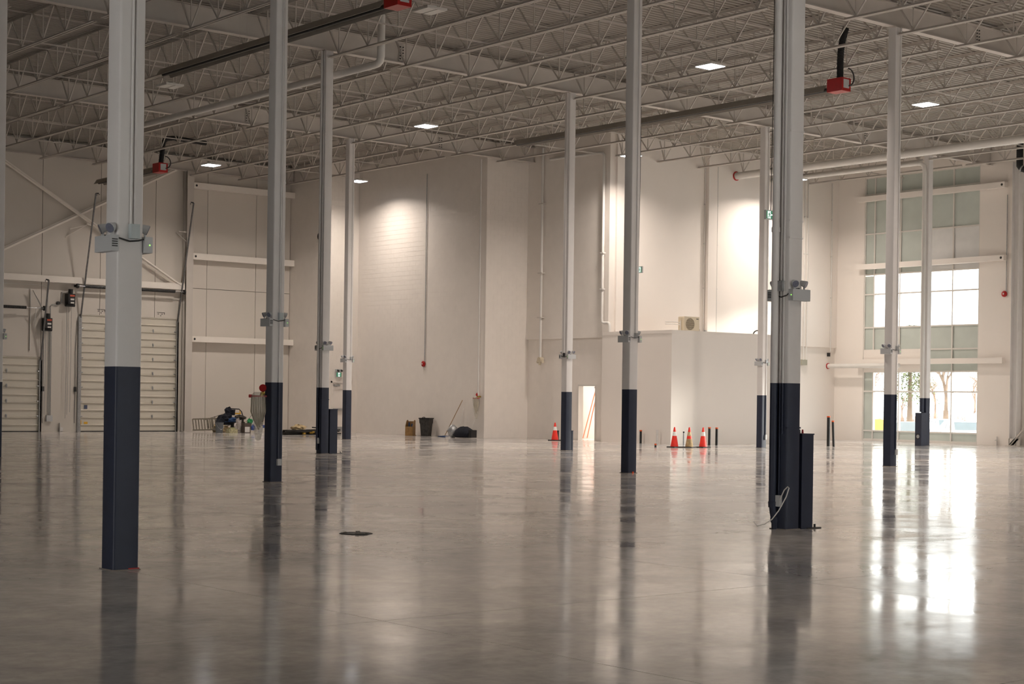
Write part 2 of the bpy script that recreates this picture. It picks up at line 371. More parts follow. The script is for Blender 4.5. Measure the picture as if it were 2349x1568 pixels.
# ------------------------------------------------------------------ overhead doors
def overhead(name, x0, x1, ztop, nsec, label, hx, lean, dn):
    d = link(name, None, kind='structure', label=label)
    h = ztop/nsec; y0 = YN+.02
    pr = [(y0+.05, 0), (y0, .0), (y0, h*.42), (y0-.045, h*.43), (y0-.045, h*.47), (y0, h*.53), (y0, h*.92), (y0-.045, h*.93), (y0-.045, h*.975), (y0, h*.995), (y0+.05, h*.995)]
    me = MB().prism(pr, 'x', x0, x1).mesh('door_section', DOORP)
    hm = MB().cyl((0, -.03, -.05), (0, -.03, .05), .028, 6).cb((0, -.012, 0), (.05, .02, .17)).mesh('hinge', GALV)
    rm_ = MB().cb((0, -.012, 0), (.10, .02, .05)).cyl((-.06, -.05, 0), (.06, -.05, 0), .022, 8).mesh('roller', GALV)
    for k in range(nsec):
        link('door_section', me, d, (0, 0, k*h))
        if k:
            for q in hx: link('hinge', hm, d, (q, y0-.02, k*h+.02))
            for q in (x0+.07, x1-.07): link('roller', rm_, d, (q, y0-.02, k*h+.02))
    MB().box(x0, x1, y0-.02, y0+.04, -.0, .03).build('bottom_seal', RUBBER, d)
    for sgn, q in ((-1, x0), (1, x1)):
        MB().box(q-.05, q+.05, y0-.10, y0-.06, 0, ztop-.1).box(q-.05+.04*sgn, q-.04+.09*(sgn > 0), y0-.10, y0, 0, ztop-.1).build('track', GALV, d)
        top = (q, YN-lean[0], lean[1])
        MB().bar((q, y0-.08, ztop-.15), top, .055, .05).build('leaning_track', mat('track_steel', (.16, .16, .165), .45, .6, var=.2, scale=12), d)
        MB().bar((q, top[1], top[2]), (q+.12*-sgn, top[1]+.02, top[2]+.02), .03, .05).tube(arc((q-.09*sgn, top[1], top[2]-.05), .06, 0, PI*1.2, 6), .012, 6).build('track_stop', BLACK, d)
    return d
D1 = overhead('door_1', 22.62, 27.08, 4.87, 8, 'wide white ribbed overhead door beside the steel wall column', (23.76, 25.95), (1.35, 9.75), 1)
D2 = overhead('door_2', 18.42, 20.91, 3.05, 5, 'small white ribbed dock door at the far left', (19.5,), (.75, 6.15), 2)
for D, x0, x1, zs, yb in ((D1, 22.3, 27.2, 6.0, YN-.42), (D2, 18.6, 20.9, 5.02, YN-.35)):
    MB().cyl((x0, yb, zs), (x1, yb, zs), .016, 8).build('spring_shaft', GALV, D)
    c0, c1 = (x0+.35, x1-.45) if D is D1 else (x0+.4, x1-.75)
    bb = MB(); n = int((c1-c0)/.05)
    for i in range(n):
        q = c0 + (c1-c0)*i/n; bb.cyl((q, yb, zs), (q+.035, yb, zs), .062, 10, .066)
    bb.build('torsion_spring', DARKM, D)
    for q in (x0, x1):
        MB().cyl((q-.03, yb, zs), (q+.03, yb, zs), .10, 14).build('cable_drum', DARKM, D)
        MB().bar((q+.06, YN, zs+.02), (q+.06, yb, zs), .06, .09).build('bracket', DARKM, D)
MB().bar((20.55, YN-.38, 5.02), (20.62, YN-.05, 4.2), .03, .04).bar((20.55, YN-.05, 5.75), (20.75, YN-.4, 5.1), .03, .04).bar((20.45, YN-.04, 3.3), (20.45, YN-.04, 5.8), .05, .03).build('side_brace', WHITEP, D2)
MB().cb((22.92, YN-.01, 1.02), (.14, .004, .16)).build('door_sticker', mat('blue_sticker', (.06, .08, .15), .5), D1)
MB().cb((22.93, YN-.01, .36), (.16, .004, .09)).cb((22.70, YN-.01, .36), (.06, .004, .22)).build('caution_sticker', YELL, D1)
# chain hoist operators
def opener(x, z, label):
    o = thing('door_operator', label, 'door operator', (x, YN-.2, z))
    MB().cb((0, 0, 0), (.30, .36, .42)).cyl((0, -.05, .21), (0, -.05, .40), .10, 12).cyl((-.2, 0, -.25), (.2, 0, -.25), .07, 10).build('housing', BLACK, o)
    MB().cb((.02, -.183, .13), (.20, .004, .07)).build('warning_label', REDST, o)
    MB().cb((.02, -.183, -.02), (.16, .004, .07)).cb((.02, -.183, -.16), (.15, .004, .06)).build('rating_label', STICK, o)
    for k, (dx, ln) in enumerate(((-.13, z-.75), (-.05, z-.9), (.07, z-1.0))):
        MB().tube([(dx, .02, -.2), (dx+.005, .02, -.2-ln*.5), (dx-.01, .03, -.2-ln)], .009, 5).build('hand_chain', GALV, o)
    return o
opener(21.1, 4.42, 'black door operator with stickers above the small dock door'); opener(22.08, 5.46, 'black door operator hung high left of the wide door')
e = thing('disconnect_box', 'grey electrical box low on the wall between the overhead doors', 'electrical box', (21.30, YN-.11, .42))
MB().box(-.13, .13, 0, .1, 0, .25).build('enclosure', GREYP, e)
for dx in (-.03, .02, .06): MB().cyl((dx, .06, .25), (dx, .06, 3.75), .012, 6).build('conduit', GALV, e)
e = thing('wall_conduit', 'bent conduit loop on the wall above the small dock door', 'conduit')
MB().tube([(19.0, YN-.05, 5.98), (20.9, YN-.05, 5.98)] + arc((20.95, YN-.05, 5.73), .25, PI/2, 0, 6) + [(21.2, YN-.05, 4.6)], .016, 6).build('pipe', WHITEP, e)
MB().tube([(21.3, YN-.05, 4.2), (21.3, YN-.05, 5.1)] + arc((21.4, YN-.05, 5.1), .1, PI, PI/2, 5) + [(21.62, YN-.05, 5.21)] + arc((21.62, YN-.05, 5.36), .15, -PI/2, 0, 4) + [(21.8, YN-.05, 5.75), (21.95, YN-.05, 5.7)], .016, 6).build('pipe', GALV, e)
MB().cyl((21.62, YN-.12, 5.28), (21.62, YN, 5.28), .07, 10).build('junction_box', DARKM, e)
for x, zz, lb in ((21.02, 1.75, 'thin black-boxed cord right of the small dock door'), (22.42, 1.75, 'thin black-boxed cord left of the wide overhead door')):
    e = thing('sensor_cord', lb, 'cable', (x, YN-.03, 0)); MB().tube([(0, 0, .35), (.01, 0, 1.7), (.0, 0, 3.3), (.06, 0, 4.6)], .01, 5).build('cord', DARKM, e); MB().cb((0, -.02, 1.75), (.09, .05, .2)).build('control_box', BLACK, e)
for x, lb in ((21.75, 'small floor bracket left of the wide door'),):
    MB().box(x, x+.03, YN-.12, YN, 0, .36).box(x, x+.16, YN-.05, YN, .02, .18).build('wall_bracket', PAPER, label=lb, cat='bracket')
# little door logos above the wide door
for x in (23.55, 26.3):
    o = MB().cb((x, YN-.012, 5.10), (.34, .02, .012)).cb((x+.17, YN-.012, 5.06), (.012, .02, .09)).cb((x-.12, YN-.01, 5.03), (.04, .02, .03)).cb((x+.06, YN-.01, 5.03), (.04, .02, .03)).cb((x, YN-.01, 4.96), (.015, .02, .06))
    o.build('bracket_clip', DARKM, label='small dark clip above the wide door, ' + ('left one' if x < 25 else 'right one'), cat='bracket')

# ------------------------------------------------------------------ dock wall steel
def hss(name, x0, x1, z0, z1, y0, y1, label, hole=None):
    o = thing(name, label, 'beam'); MB().box(x0, x1, y0, y1, z0, z1).build('tube', GIRT, o)
    if hole: MB().cyl((hole, y0-.004, (z0+z1)/2), (hole, y0+.01, (z0+z1)/2), .05, 16).build('end_hole', BLACK, o)
hss('wall_girt', 14.0, 27.25, 6.10, 6.36, YN-.36, YN-.12, 'white horizontal steel girt above the overhead doors')
hss('wall_girt', 27.62, 33.2, 10.52, 10.78, YN-.36, YN-.12, 'topmost white girt on the panels right of the wall column', 27.75)
hss('wall_girt', 27.62, 33.2, 7.45, 7.72, YN-.36, YN-.12, 'middle white girt on the panels right of the wall column', 27.75)
hss('wall_girt', 27.62, 33.2, 3.88, 4.13, YN-.36, YN-.12, 'lowest white girt on the panels right of the wall column', 27.75)
o = thing('wall_column', 'steel wall column between the wide door and the plain panels', 'column', (27.43, YN-.28, 0))
MB().box(-.16, .16, -.16, -.14, 0, ZG).box(-.16, .16, .14, .16, 0, ZG).box(-.012, .012, -.14, .14, 0, ZG).build('wide_flange', STEEL, o); MB().box(-.2, .2, -.2, .2, 0, .025).build('base_plate', STEEL, o)
MB().bar((-.55, -.1, 8.6), (-.05, -.12, 8.58), .05, .05).bar((-.5, .2, 8.6), (-.05, -.12, 8.1), .03, .03).build('bracket', STEEL, o)
for p, q, lb in (((18.3, YN-.28, 11.35), (27.2, YN-.28, 6.2), 'steel wall brace falling to the right across the dock wall'), ((18.3, YN-.18, 6.85), (27.2, YN-.18, 11.45), 'steel wall brace rising to the right across the dock wall')):
    o = thing('wall_brace', lb, 'brace'); MB().bar(p, q, .02, .15).bar((p[0], p[1]-.05, p[2]), (q[0], q[1]-.05, q[2]), .10, .02).build('angle', GIRT, o)
    MB().cb((q[0]-.15, q[1]-.02, q[2]), (.4, .02, .4)).build('gusset', GIRT, o)
o = thing('brace_strut', 'short steel strut tying the wall braces at their crossing', 'brace')
MB().bar((22.75, YN-.25, 8.55), (22.1, YN-.05, 8.35), .04, .04).bar((22.75, YN-.25, 8.55), (21.9, YN-.05, 8.0), .04, .04).bar((22.75, YN-.25, 8.6), (23.05, YN-.2, 8.55), .06, .06).build('angle', GIRT, o)

# ------------------------------------------------------------------ roof girders
BOLT = MB().cyl((0, 0, 0), (0, .027, 0), .018, 6).mesh('bolt', DARKM)
def girder(x0, x1, y, label, splice=None, joined=False):
    o = thing('roof_girder', label, 'girder', (0, y, 0), group='white roof girders')
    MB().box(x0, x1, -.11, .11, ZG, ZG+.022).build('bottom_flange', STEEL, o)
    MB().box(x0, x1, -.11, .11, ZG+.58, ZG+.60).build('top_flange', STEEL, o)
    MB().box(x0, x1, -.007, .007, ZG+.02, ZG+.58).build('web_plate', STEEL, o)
    if splice:
        MB().box(splice-.09, splice+.09, -.03, -.008, ZG+.08, ZG+.52).build('splice_plate', STEEL, o)
        for dx in (-.05, .05):
            for k in range(5): link('bolt', BOLT, o, (splice+dx, -.055, ZG+.13+k*.085))
    return o
def gl(where): return 'white I-section roof girder ' + where
girder(-9.1, 18.2, 0, gl('over the two nearest columns'))
girder(0.1, 22.5, BY, gl('over the column with the bagged hose'), 20.6); girder(22.5, XW, BY, gl('crossing the upper right corner'), 31.0)
girder(0.1, 22.5, 2*BY, gl('crossing above the two left slim columns'), 20.8); girder(22.5, 40.5, 2*BY, gl('over the column beside the lone cone'), 29.9); girder(40.5, XW, 2*BY, gl('in front of the windows at the right'), 42.0)
girder(9.1, 24.5, 3*BY, gl('deep in the far left bay'), 23.0); girder(24.5, XD-.1, 3*BY, gl('ending at the block pier'), 31.6)
girder(9.1, XA-.05, YN-.28, gl('along the top of the dock wall'))

# ------------------------------------------------------------------ roof joists
PN = 1.41
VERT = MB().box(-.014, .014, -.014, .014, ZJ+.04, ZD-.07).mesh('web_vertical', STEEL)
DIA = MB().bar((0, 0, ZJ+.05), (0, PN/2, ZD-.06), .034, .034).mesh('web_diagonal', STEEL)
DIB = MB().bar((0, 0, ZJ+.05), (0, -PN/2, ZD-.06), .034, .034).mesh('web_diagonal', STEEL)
CH = {}
def chord(kind, L):
    k = (kind, round(L, 3))
    if k not in CH:
        bb = MB()
        for s in (-1, 1):
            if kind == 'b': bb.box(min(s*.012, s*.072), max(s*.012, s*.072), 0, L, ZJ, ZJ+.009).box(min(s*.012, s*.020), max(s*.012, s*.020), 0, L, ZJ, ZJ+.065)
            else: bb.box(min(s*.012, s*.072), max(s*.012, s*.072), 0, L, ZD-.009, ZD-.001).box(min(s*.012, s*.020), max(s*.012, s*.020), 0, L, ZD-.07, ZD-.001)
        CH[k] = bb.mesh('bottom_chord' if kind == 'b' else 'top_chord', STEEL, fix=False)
    return CH[k]
def joist(x, y0, y1, label, group, ext0=False, ext1=False):
    o = thing('roof_joist', label, 'joist', (x, 0, 0), group=group)
    L = y1 - y0; n = max(2, int(round((L - 1.2)/PN)) + 1); span = (n-1)*PN; s0 = y0 + (L-span)/2
    link('top_chord', chord('t', L), o, (0, y0, 0))
    b0 = y0+.14 if ext0 else s0-.35; b1 = y1-.14 if ext1 else s0+span+.35
    link('bottom_chord', chord('b', b1-b0), o, (0, b0, 0))
    for i in range(n):
        yy = s0 + i*PN
        link('web_vertical', VERT, o, (0, yy, 0))
        if i < n-1: link('web_diagonal', DIA, o, (0, yy, 0))
        if i > 0: link('web_diagonal', DIB, o, (0, yy, 0))
    for a, e in ((s0, y0+.06), (s0+span, y1-.06)):
        MBx = MB().bar((0, a, ZJ+.05), (0, e, ZD-.1), .04, .04); MBx.build('web_diagonal', STEEL, o)
ORD = 'first second third fourth fifth sixth seventh eighth ninth tenth eleventh twelfth thirteenth fourteenth fifteenth sixteenth seventeenth eighteenth nineteenth twentieth'.split()
bays = [(0, BY, 24, 50, 'in the upper right corner bay'), (BY, 2*BY, 11, 50, 'in the second bay'),
        (2*BY, 3*BY, 6, 50, 'in the third bay'), (3*BY, YN-.28, 11, 33, 'in the far dock bay')]
for (ya, yb, xa, xb, wh) in bays:
    k = math.ceil(xa/2.286)
    while k*2.286 < xb - .3:
        x = k*2.286; y1 = yb; e1 = (k % 4 == 0)
        if ya == 2*BY and x > XD-.2: y1 = YE - .15; e1 = False
        if ya == 3*BY and x > XA-.1: k += 1; continue
        nth = int(round((min(xb, XA if ya == 3*BY else xb) - x)/2.286 + .3))
        joist(x, ya, y1, 'white open-web roof joist, %s from the right end, %s' % (ORD[max(0, nth-1)], wh), 'roof joists ' + wh, k % 4 == 0, e1); k += 1
# bridging angles across the joists
for (ya, yb, xa, xb, wh) in bays:
    for t in (.33, .66):
        yy = ya + (yb-ya)*t; x1 = xb-.2
        if ya == 2*BY and yy > YE-.2: x1 = XD-.3
        if ya == 3*BY: x1 = XA-.1
        for zz, nm in ((ZJ+.09, 'lower'), (ZD-.1, 'upper')):
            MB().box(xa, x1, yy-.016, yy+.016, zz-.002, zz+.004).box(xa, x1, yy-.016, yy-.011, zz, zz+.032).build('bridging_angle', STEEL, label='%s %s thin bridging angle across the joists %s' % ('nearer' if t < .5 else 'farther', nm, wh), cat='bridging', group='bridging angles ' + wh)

# ------------------------------------------------------------------ columns
W2 = .125
def hsec(r=.022):
    pts = []
    for cx, cy, a in ((1, 1, 0), (-1, 1, 90), (-1, -1, 180), (1, -1, 270)):
        for k in range(4):
            t = math.radians(a + 30*k); pts.append((cx*(W2-r)+r*math.cos(t), cy*(W2-r)+r*math.sin(t)))
    return pts
LOW = MB().prism(hsec(), 'z', 0, 1.84).mesh('lower_shaft', NAVY, True); UPP = MB().prism(hsec(), 'z', 1.84, ZG-.02).mesh('upper_shaft', COLP, True)
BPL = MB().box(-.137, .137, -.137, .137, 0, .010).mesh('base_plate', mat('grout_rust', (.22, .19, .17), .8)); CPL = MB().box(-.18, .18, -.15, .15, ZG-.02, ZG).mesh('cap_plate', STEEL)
def column(x, y, desc, extras=()):
    o = thing('steel_column', desc, 'column', (x, y, 0), group='square steel columns')
    link('lower_shaft', LOW, o, label='navy painted lower part'); link('upper_shaft', UPP, o); link('base_plate', BPL, o); link('cap_plate', CPL, o)
    for e_ in extras:
        k = e_[0]
        if k == 'conduit':      # face, offset, z0, z1, r
            _, face, off, z0, z1, r = e_
            p = {'s': (off, -W2-r), 'w': (-W2-r, off), 'e': (W2+r, off)}[face]
            if z1 > 1.84: MB().cyl((p[0], p[1], max(z0, 1.84)), (p[0], p[1], z1), r, 10).build('conduit', COLP, o, True)
            if z0 < 1.84: MB().cyl((p[0], p[1], z0), (p[0], p[1], 1.84), r, 10).build('conduit', NAVY, o, True)
        elif k == 'jbox':
            _, face, off, z, ww_, hh, dd, mm = e_
            if face == 's': MB().box(off-ww_/2, off+ww_/2, -W2-dd, -W2, z-hh/2, z+hh/2).build('junction_box', mm, o)
            else: MB().box(-W2-dd, -W2, off-ww_/2, off+ww_/2, z-hh/2, z+hh/2).build('junction_box', mm, o)
        elif k == 'cable':
            MB().tube(e_[1], .008, 6).build('cable', DARKM, o, True)
        elif k == 'strap':
            for z in e_[1]: MB().box(-W2-.004, W2+.004, -W2-.004, W2+.004, z, z+.02).build('strap', COLP if z > 1.84 else NAVY, o)
    return o
LB = mat('pale_blue_grey_box', (.50, .56, .57), .45)
cabX = [(-.20, -.02, 3.02), (-.14, -.135, 3.0), (-.02, -.15, 2.97), (.06, -.15, 2.98), (.14, -.135, 3.0), (.20, -.03, 2.99)]
cabY = [(-.13, .20, 3.02), (-.145, .08, 2.95), (-.15, -.02, 2.92), (-.145, -.1, 2.94), (-.06, -.15, 3.02), (.0, -.19, 3.03)]
C = {}
C['C1'] = column(0.0, 0, 'nearest steel column on the left, largest of all, navy lower part',
    [('conduit', 's', -.005, 3.1, ZG, .012), ('conduit', 's', .03, 3.1, ZG, .012), ('jbox', 's', .02, 3.06, .085, .13, .06, LB), ('cable', cabX)])
C['C2'] = column(9.15, BY, 'steel column with the bagged fire hose hanging at its back',
    [('conduit', 's', .02, .42, ZG, .014), ('conduit', 's', .05, 3.1, ZG, .010), ('jbox', 's', .03, 3.06, .085, .13, .06, LB), ('jbox', 's', .035, .37, .08, .12, .05, GREYP), ('cable', cabX)])
C['C6'] = column(18.23, BY, 'steel column in front of the low white room, right of the doorway', [('conduit', 's', .03, 3.05, ZG, .014), ('jbox', 's', .03, 3.03, .06, .1, .05, GALV), ('cable', cabX)])
C['C8'] = column(9.10, 0, 'nearest steel column on the right with a thick downpipe at its side',
    [('conduit', 'w', -.01, .4, ZG, .010), ('conduit', 'w', -.055, 1.2, ZG, .012), ('jbox', 'w', -.02, 3.06, .09, .13, .06, GALV), ('jbox', 'w', -.02, .36, .075, .14, .05, GREYP), ('strap', (1.27, 3.66, 3.87, 5.0)), ('cable', cabY)])
C['C9'] = column(27.46, BY, 'left steel column of the two standing before the windows', [('conduit', 's', .06, .42, ZG, .014), ('conduit', 's', .09, 3.1, ZG, .01), ('jbox', 's', .08, .37, .06, .15, .05, GREYP), ('jbox', 's', .05, 3.03, .06, .1, .05, GALV), ('cable', cabX)])
C['C3'] = column(18.29, 2*BY, 'slim steel column with a navy box at its foot beside the pipe bundle',
    [('conduit', 'w', .03, .1, ZG, .035), ('conduit', 'w', -.06, .4, ZG, .012), ('jbox', 'w', .0, .36, .07, .16, .05, GREYP), ('strap', (1.5, 5.6, 8.9)), ('cable', cabY)])
C['C5'] = column(27.37, 2*BY, 'slim steel column next to the lone cone and the doorway', [('conduit', 'w', -.02, 3.0, ZG, .02), ('jbox', 'w', -.02, 3.0, .06, .12, .05, DARKM), ('cable', cabY)])
C['C7'] = column(36.49, 2*BY, 'far steel column just left of the big right column', [('conduit', 's', .05, .45, ZG, .016), ('jbox', 's', .07, .38, .06, .17, .05, GREYP), ('jbox', 's', .05, 3.02, .06, .1, .05, GALV), ('cable', cabX)])
C['C10'] = column(45.90, 2*BY, 'right steel column before the windows with a vented box at its foot', [('strap', (4.0, 7.4))])
C['C4'] = column(27.42, 3*BY, 'slimmest far steel column beside the exit door', [('conduit', 's', .05, 3.05, ZG, .012), ('jbox', 's', .05, 3.03, .06, .1, .05, GALV), ('cable', cabX)])
C['C11'] = column(8.88, 2*BY, 'steel column cut off by the left edge of the picture', [])

# orange primer marks at column feet
MB().box(.02, .125, -.135, -.127, .0, .02).build('primer_mark', RED, C['C1']); MB().cb((.0, -.14, .015), (.035, .02, .04)).build('floor_flag', mat('orange_flag', (.8, .1, .02), .5), C['C6'])

# rain leaders
def leader(name, pts, r, label, m=WHITEP):
    o = thing(name, label, 'pipe'); MB().tube(pts, r, 14).build('pipe', m, o, True); return o
o = thing('rain_leader', 'thick downpipe running down the near right column', 'pipe', (8.925, .06, 0))
MB().cyl((0, 0, 1.84), (0, 0, ZG), .048, 14).build('upper_pipe', COLP, o, True); MB().tube([(0, 0, 1.84), (0, 0, .36), (.02, -.0, .22), (.055, -.0, .10), (.06, 0, 0)], .048, 14).build('lower_pipe', NAVY, o, True)
MB().tube([(0, 0, .35), (.006, 0, .28)], .055, 14).tube([(.045, 0, .15), (.055, 0, .09)], .056, 14).build('coupling', NAVY, o, True); MB().cyl((0, 0, 3.74), (0, 0, 3.8), .056, 14).build('coupling', COLP, o, True)
leader('rain_leader', [(18.60, 36.9, 10.62), (18.60, 23.0, 10.62), (18.60, 22.85, 10.63), (18.60, 22.74, 10.69), (18.60, 22.70, 10.8), (18.60, 22.70, ZD-.002)], .105, 'white roof drain pipe with elbow above the slim left columns')
o = leader('rain_leader', [(45.62, YE-.10, 10.92), (45.62, 25.2, 10.92), (45.62, 25.0, 10.9), (45.64, 24.9, 10.8), (45.66, 2*BY, 10.6), (45.66, 2*BY, 1.84)], .085, 'white roof drain pipe dropping down the right window column')
MB().cyl((45.66, 2*BY, 1.84), (45.66, 2*BY, 1.3), .085, 14).build('foot', NAVY, o, True)
o = leader('drain_main', [(43.40, YE-.10, 10.93), (43.40, 4.0, 10.93)], .15, 'thick white pipe running along the ceiling towards the windows')
MB().cyl((43.40, YE-.14, 10.93), (43.40, YE-.10, 10.93), .19, 18).build('fire_stop_collar', RED, o)
for yy in (29.5, 23.2, 17): MB().box(43.38, 43.42, yy-.02, yy+.02, 11.05, ZD).build('hanger', STEEL, o)
o = thing('wall_pipe', 'short white pipe with a red collar below the low window girt', 'pipe')
MB().cyl((49.55, YE, 3.22), (49.55, 28.9, 3.22), .10, 12).build('pipe', WHITEP, o, True); MB().cyl((49.55, YE-.03, 3.22), (49.55, YE, 3.22), .13, 14).build('fire_stop_collar', RED, o)

# navy boxes beside columns
def navybox(x0, x1, y0, y1, h, label):
    o = thing('column_guard_box', label, 'box', ((x0+x1)/2, (y0+y1)/2, 0)); dx, dy = (x1-x0)/2, (y1-y0)/2
    MB().box(-dx, dx, -dy, dy, 0, h-.01).build('enclosure', NAVY, o); MB().box(-dx-.008, dx+.008, -dy-.008, dy+.008, h-.01, h+.006).build('lid', NAVY, o); return o
o = navybox(9.27, 9.49, -.12, .16, 1.20, 'tall navy box standing against the near right column')
MB().box(.0, .26, -.16, -.06, 0, .012).cyl((.2, -.10, .012), (.2, -.10, .05), .014, 8).build('floor_plate', DARKM, o)
for dx, mm in ((.0, BLACK), (.06, RED)): MB().cyl((dx, .0, 1.2), (dx, .0, 1.255), .016, 8, .010).build('cap_nut', mm, o)
o = navybox(18.45, 18.70, 2*BY-.13, 2*BY+.14, 1.24, 'tall navy box at the foot of the slim column by the pipes'); MB().box(.1, .28, -.16, -.08, 0, .012).cyl((.24, -.12, .01), (.24, -.12, .06), .012, 6).build('floor_plate', DARKM, o)
o = navybox(45.48, 45.765, 2*BY-.135, 2*BY+.16, 1.27, 'navy vented box at the foot of the right window column')
MB().box(-.147, -.1425, -.06, .11, .26, .47).build('vent_opening', BLACK, o); MB().cyl((-.16, .0, .36), (-.145, .0, .36), .07, 12).build('valve', GALV, o)
navybox(27.50, 27.56, 2*BY-.12, 2*BY+.12, .62, 'narrow navy guard on the slim column by the lone cone')

# loose white cable at the near right column
MB().tube([(8.93, -.06, .38), (8.94, -.12, .50), (8.96, -.16, .545), (8.95, -.19, .53), (8.91, -.18, .42), (8.82, -.14, .25), (8.74, -.10, .14), (8.66, -.05, .08), (8.58, 0, .06), (8.54, .03, .12)], .007, 6).build('loose_cable', PAPER, smooth=True, label='loose white cable drooping from the near right column', cat='cable')

# ------------------------------------------------------------------ emergency lights
def make_emergency():
    o = thing('emergency_light', 'x', 'emergency light', group='twin-head emergency lights')
    MB().box(-.165, .165, -.075, 0, -.075, .07).build('housing', GREYP, o)
    MB().cyl((-.168, -.045, -.005), (-.165, -.045, -.005), .006, 8).build('indicator', GLED, o)
    bb = MB()
    for k in range(4): bb.box(.165, .168, -.065, -.01, -.035+.02*k, -.024+.02*k)
    bb.build('louver', DARKM, o)
    for sx_, a in ((-.09, -.5), (.09, .5)):
        dx, dy, dz = math.sin(a)*.55, -.72, -.32
        v = Vector((dx, dy, dz)).normalized(); c = Vector((sx_, -.03, .145))
        h_ = MB().cyl(c - v*.05, c + v*.03, .028, 14, .05).cyl((sx_, -.035, .07), tuple(c), .012, 8).build('lamp_head', GREYP, o, True)
        MB().cyl(c + v*.028, c + v*.036, .044, 14).build('lens', LENS, h_)
    return o
EM = make_emergency(); first = [True]
def emergency(cx, cy, face, label, z=2.95):
    o = EM if first[0] else copy_tree(EM); first[0] = False
    dx, dy, a = {'w': (-W2, 0, -PI/2), 'e': (W2, 0, PI/2), 's': (0, -W2, 0), 'n': (0, W2, PI)}[face]
    sh = {'w': (0, .02), 'e': (0, .0), 's': (.03, 0), 'n': (.0, 0)}[face]
    o.location = (cx+dx+sh[0], cy+dy+sh[1], z); o.rotation_euler = (0, 0, a); o['label'] = label
for key, x, y, fs, nm in (('C1', 0, 0, 'we', 'the nearest left column'), ('C8', 9.1, 0, 'sn', 'the nearest right column'), ('C2', 9.15, BY, 'we', 'the column with the bagged hose'),
                  ('C6', 18.23, BY, 'we', 'the column before the low white room'), ('C9', 27.46, BY, 'we', 'the left window column'), ('C3', 18.29, 2*BY, 'sn', 'the slim column by the pipe bundle'),
                  ('C5', 27.37, 2*BY, 'sn', 'the column by the lone cone'), ('C7', 36.49, 2*BY, 'we', 'the far column beside the big right one'), ('C4', 27.42, 3*BY, 'we', 'the far column by the exit door'), ('C11', 8.88, 2*BY, 'e', 'the column at the left edge')):
    for f_ in fs:
        side = {'w': 'left face', 'e': 'far right face', 's': 'front face', 'n': 'far left face'}[f_]
        emergency(x, y, f_, 'twin-head emergency light on %s of %s' % (side, nm))

# ------------------------------------------------------------------ high bay lamps
def lamp(x, y, z, lit, label, pw=1.0):
    o = thing('high_bay_light', label, 'ceiling light', (x, y, z), group='square high bay lights')
    MB().box(-.29, .29, -.31, .31, 0, .05).box(-.1, .1, -.15, .15, .05, .11).build('housing', WHITEP, o)
    for s in (-1, 1): MB().box(min(s*.02, s*.27), max(s*.02, s*.27), -.29, .29, -.012, 0).build('diffuser', LED if lit else OFFD, o)
    for sx_ in (-.2, .2): MB().cyl((sx_, 0, .05), (sx_, 0, ZD-z), .006, 5).build('suspension_wire', STEEL, o)
    if lit:
        l = bpy.data.lights.new('high_bay_source', 'AREA'); l.shape = 'RECTANGLE'; l.size = .54; l.size_y = .58; l.energy = LAMP_W*pw; l.color = LAMP_C; l.spread = math.radians(150)
        lo = bpy.data.objects.new('high_bay_source', l); COL.objects.link(lo); lo.parent = o; lo.location = (0, 0, -.03)
for x, y, z, pw, wh in ((25.3, 44.0, 10.7, 0.7, 'near the wall column of the dock wall'), (32.2, 43.8, 10.7, 0.45, 'in front of the bright block wall'), (25.9, 30.5, 10.7, 1.0, 'at picture centre above the block wall'),
                (25.65, 17.2, 10.7, 1.0, 'high at upper right centre, brightest and largest'), (34.5, 16.65, 10.7, 1.0, 'at the upper right before the windows'), (35.4, 30.5, 10.7, 0.75, 'peeping out left of the column before the low room'), (44.7, 30.43, 10.7, 0.75, 'small one just right of the big right column')):
    lamp(x, y, z, True, 'lit square high bay light ' + wh, pw)
lamp(16.2, 17.28, 10.7, False, 'unlit high bay light at the top beside the red burner'); lamp(16.19, 30.1, 10.7, False, 'unlit high bay light at the upper left between columns')
for x, y, wh in ((25.6, 4.2, 'left'), (34.5, 4.2, 'middle'), (44.5, 4.2, 'right'), (30, -8.5, 'rear'), (16.2, 4.2, 'far left'), (7.0, -8.5, 'rear left'), (18, -8.5, 'rear middle')): lamp(x, y, 10.7, True, 'unseen lit square high bay light above the upper edge of the picture, ' + wh + ' one', 0.35 if 'left' in wh and wh != 'left' or wh == 'rear middle' else 1.0)  # unseen lamps; far left and rear ones added to brighten the near floor

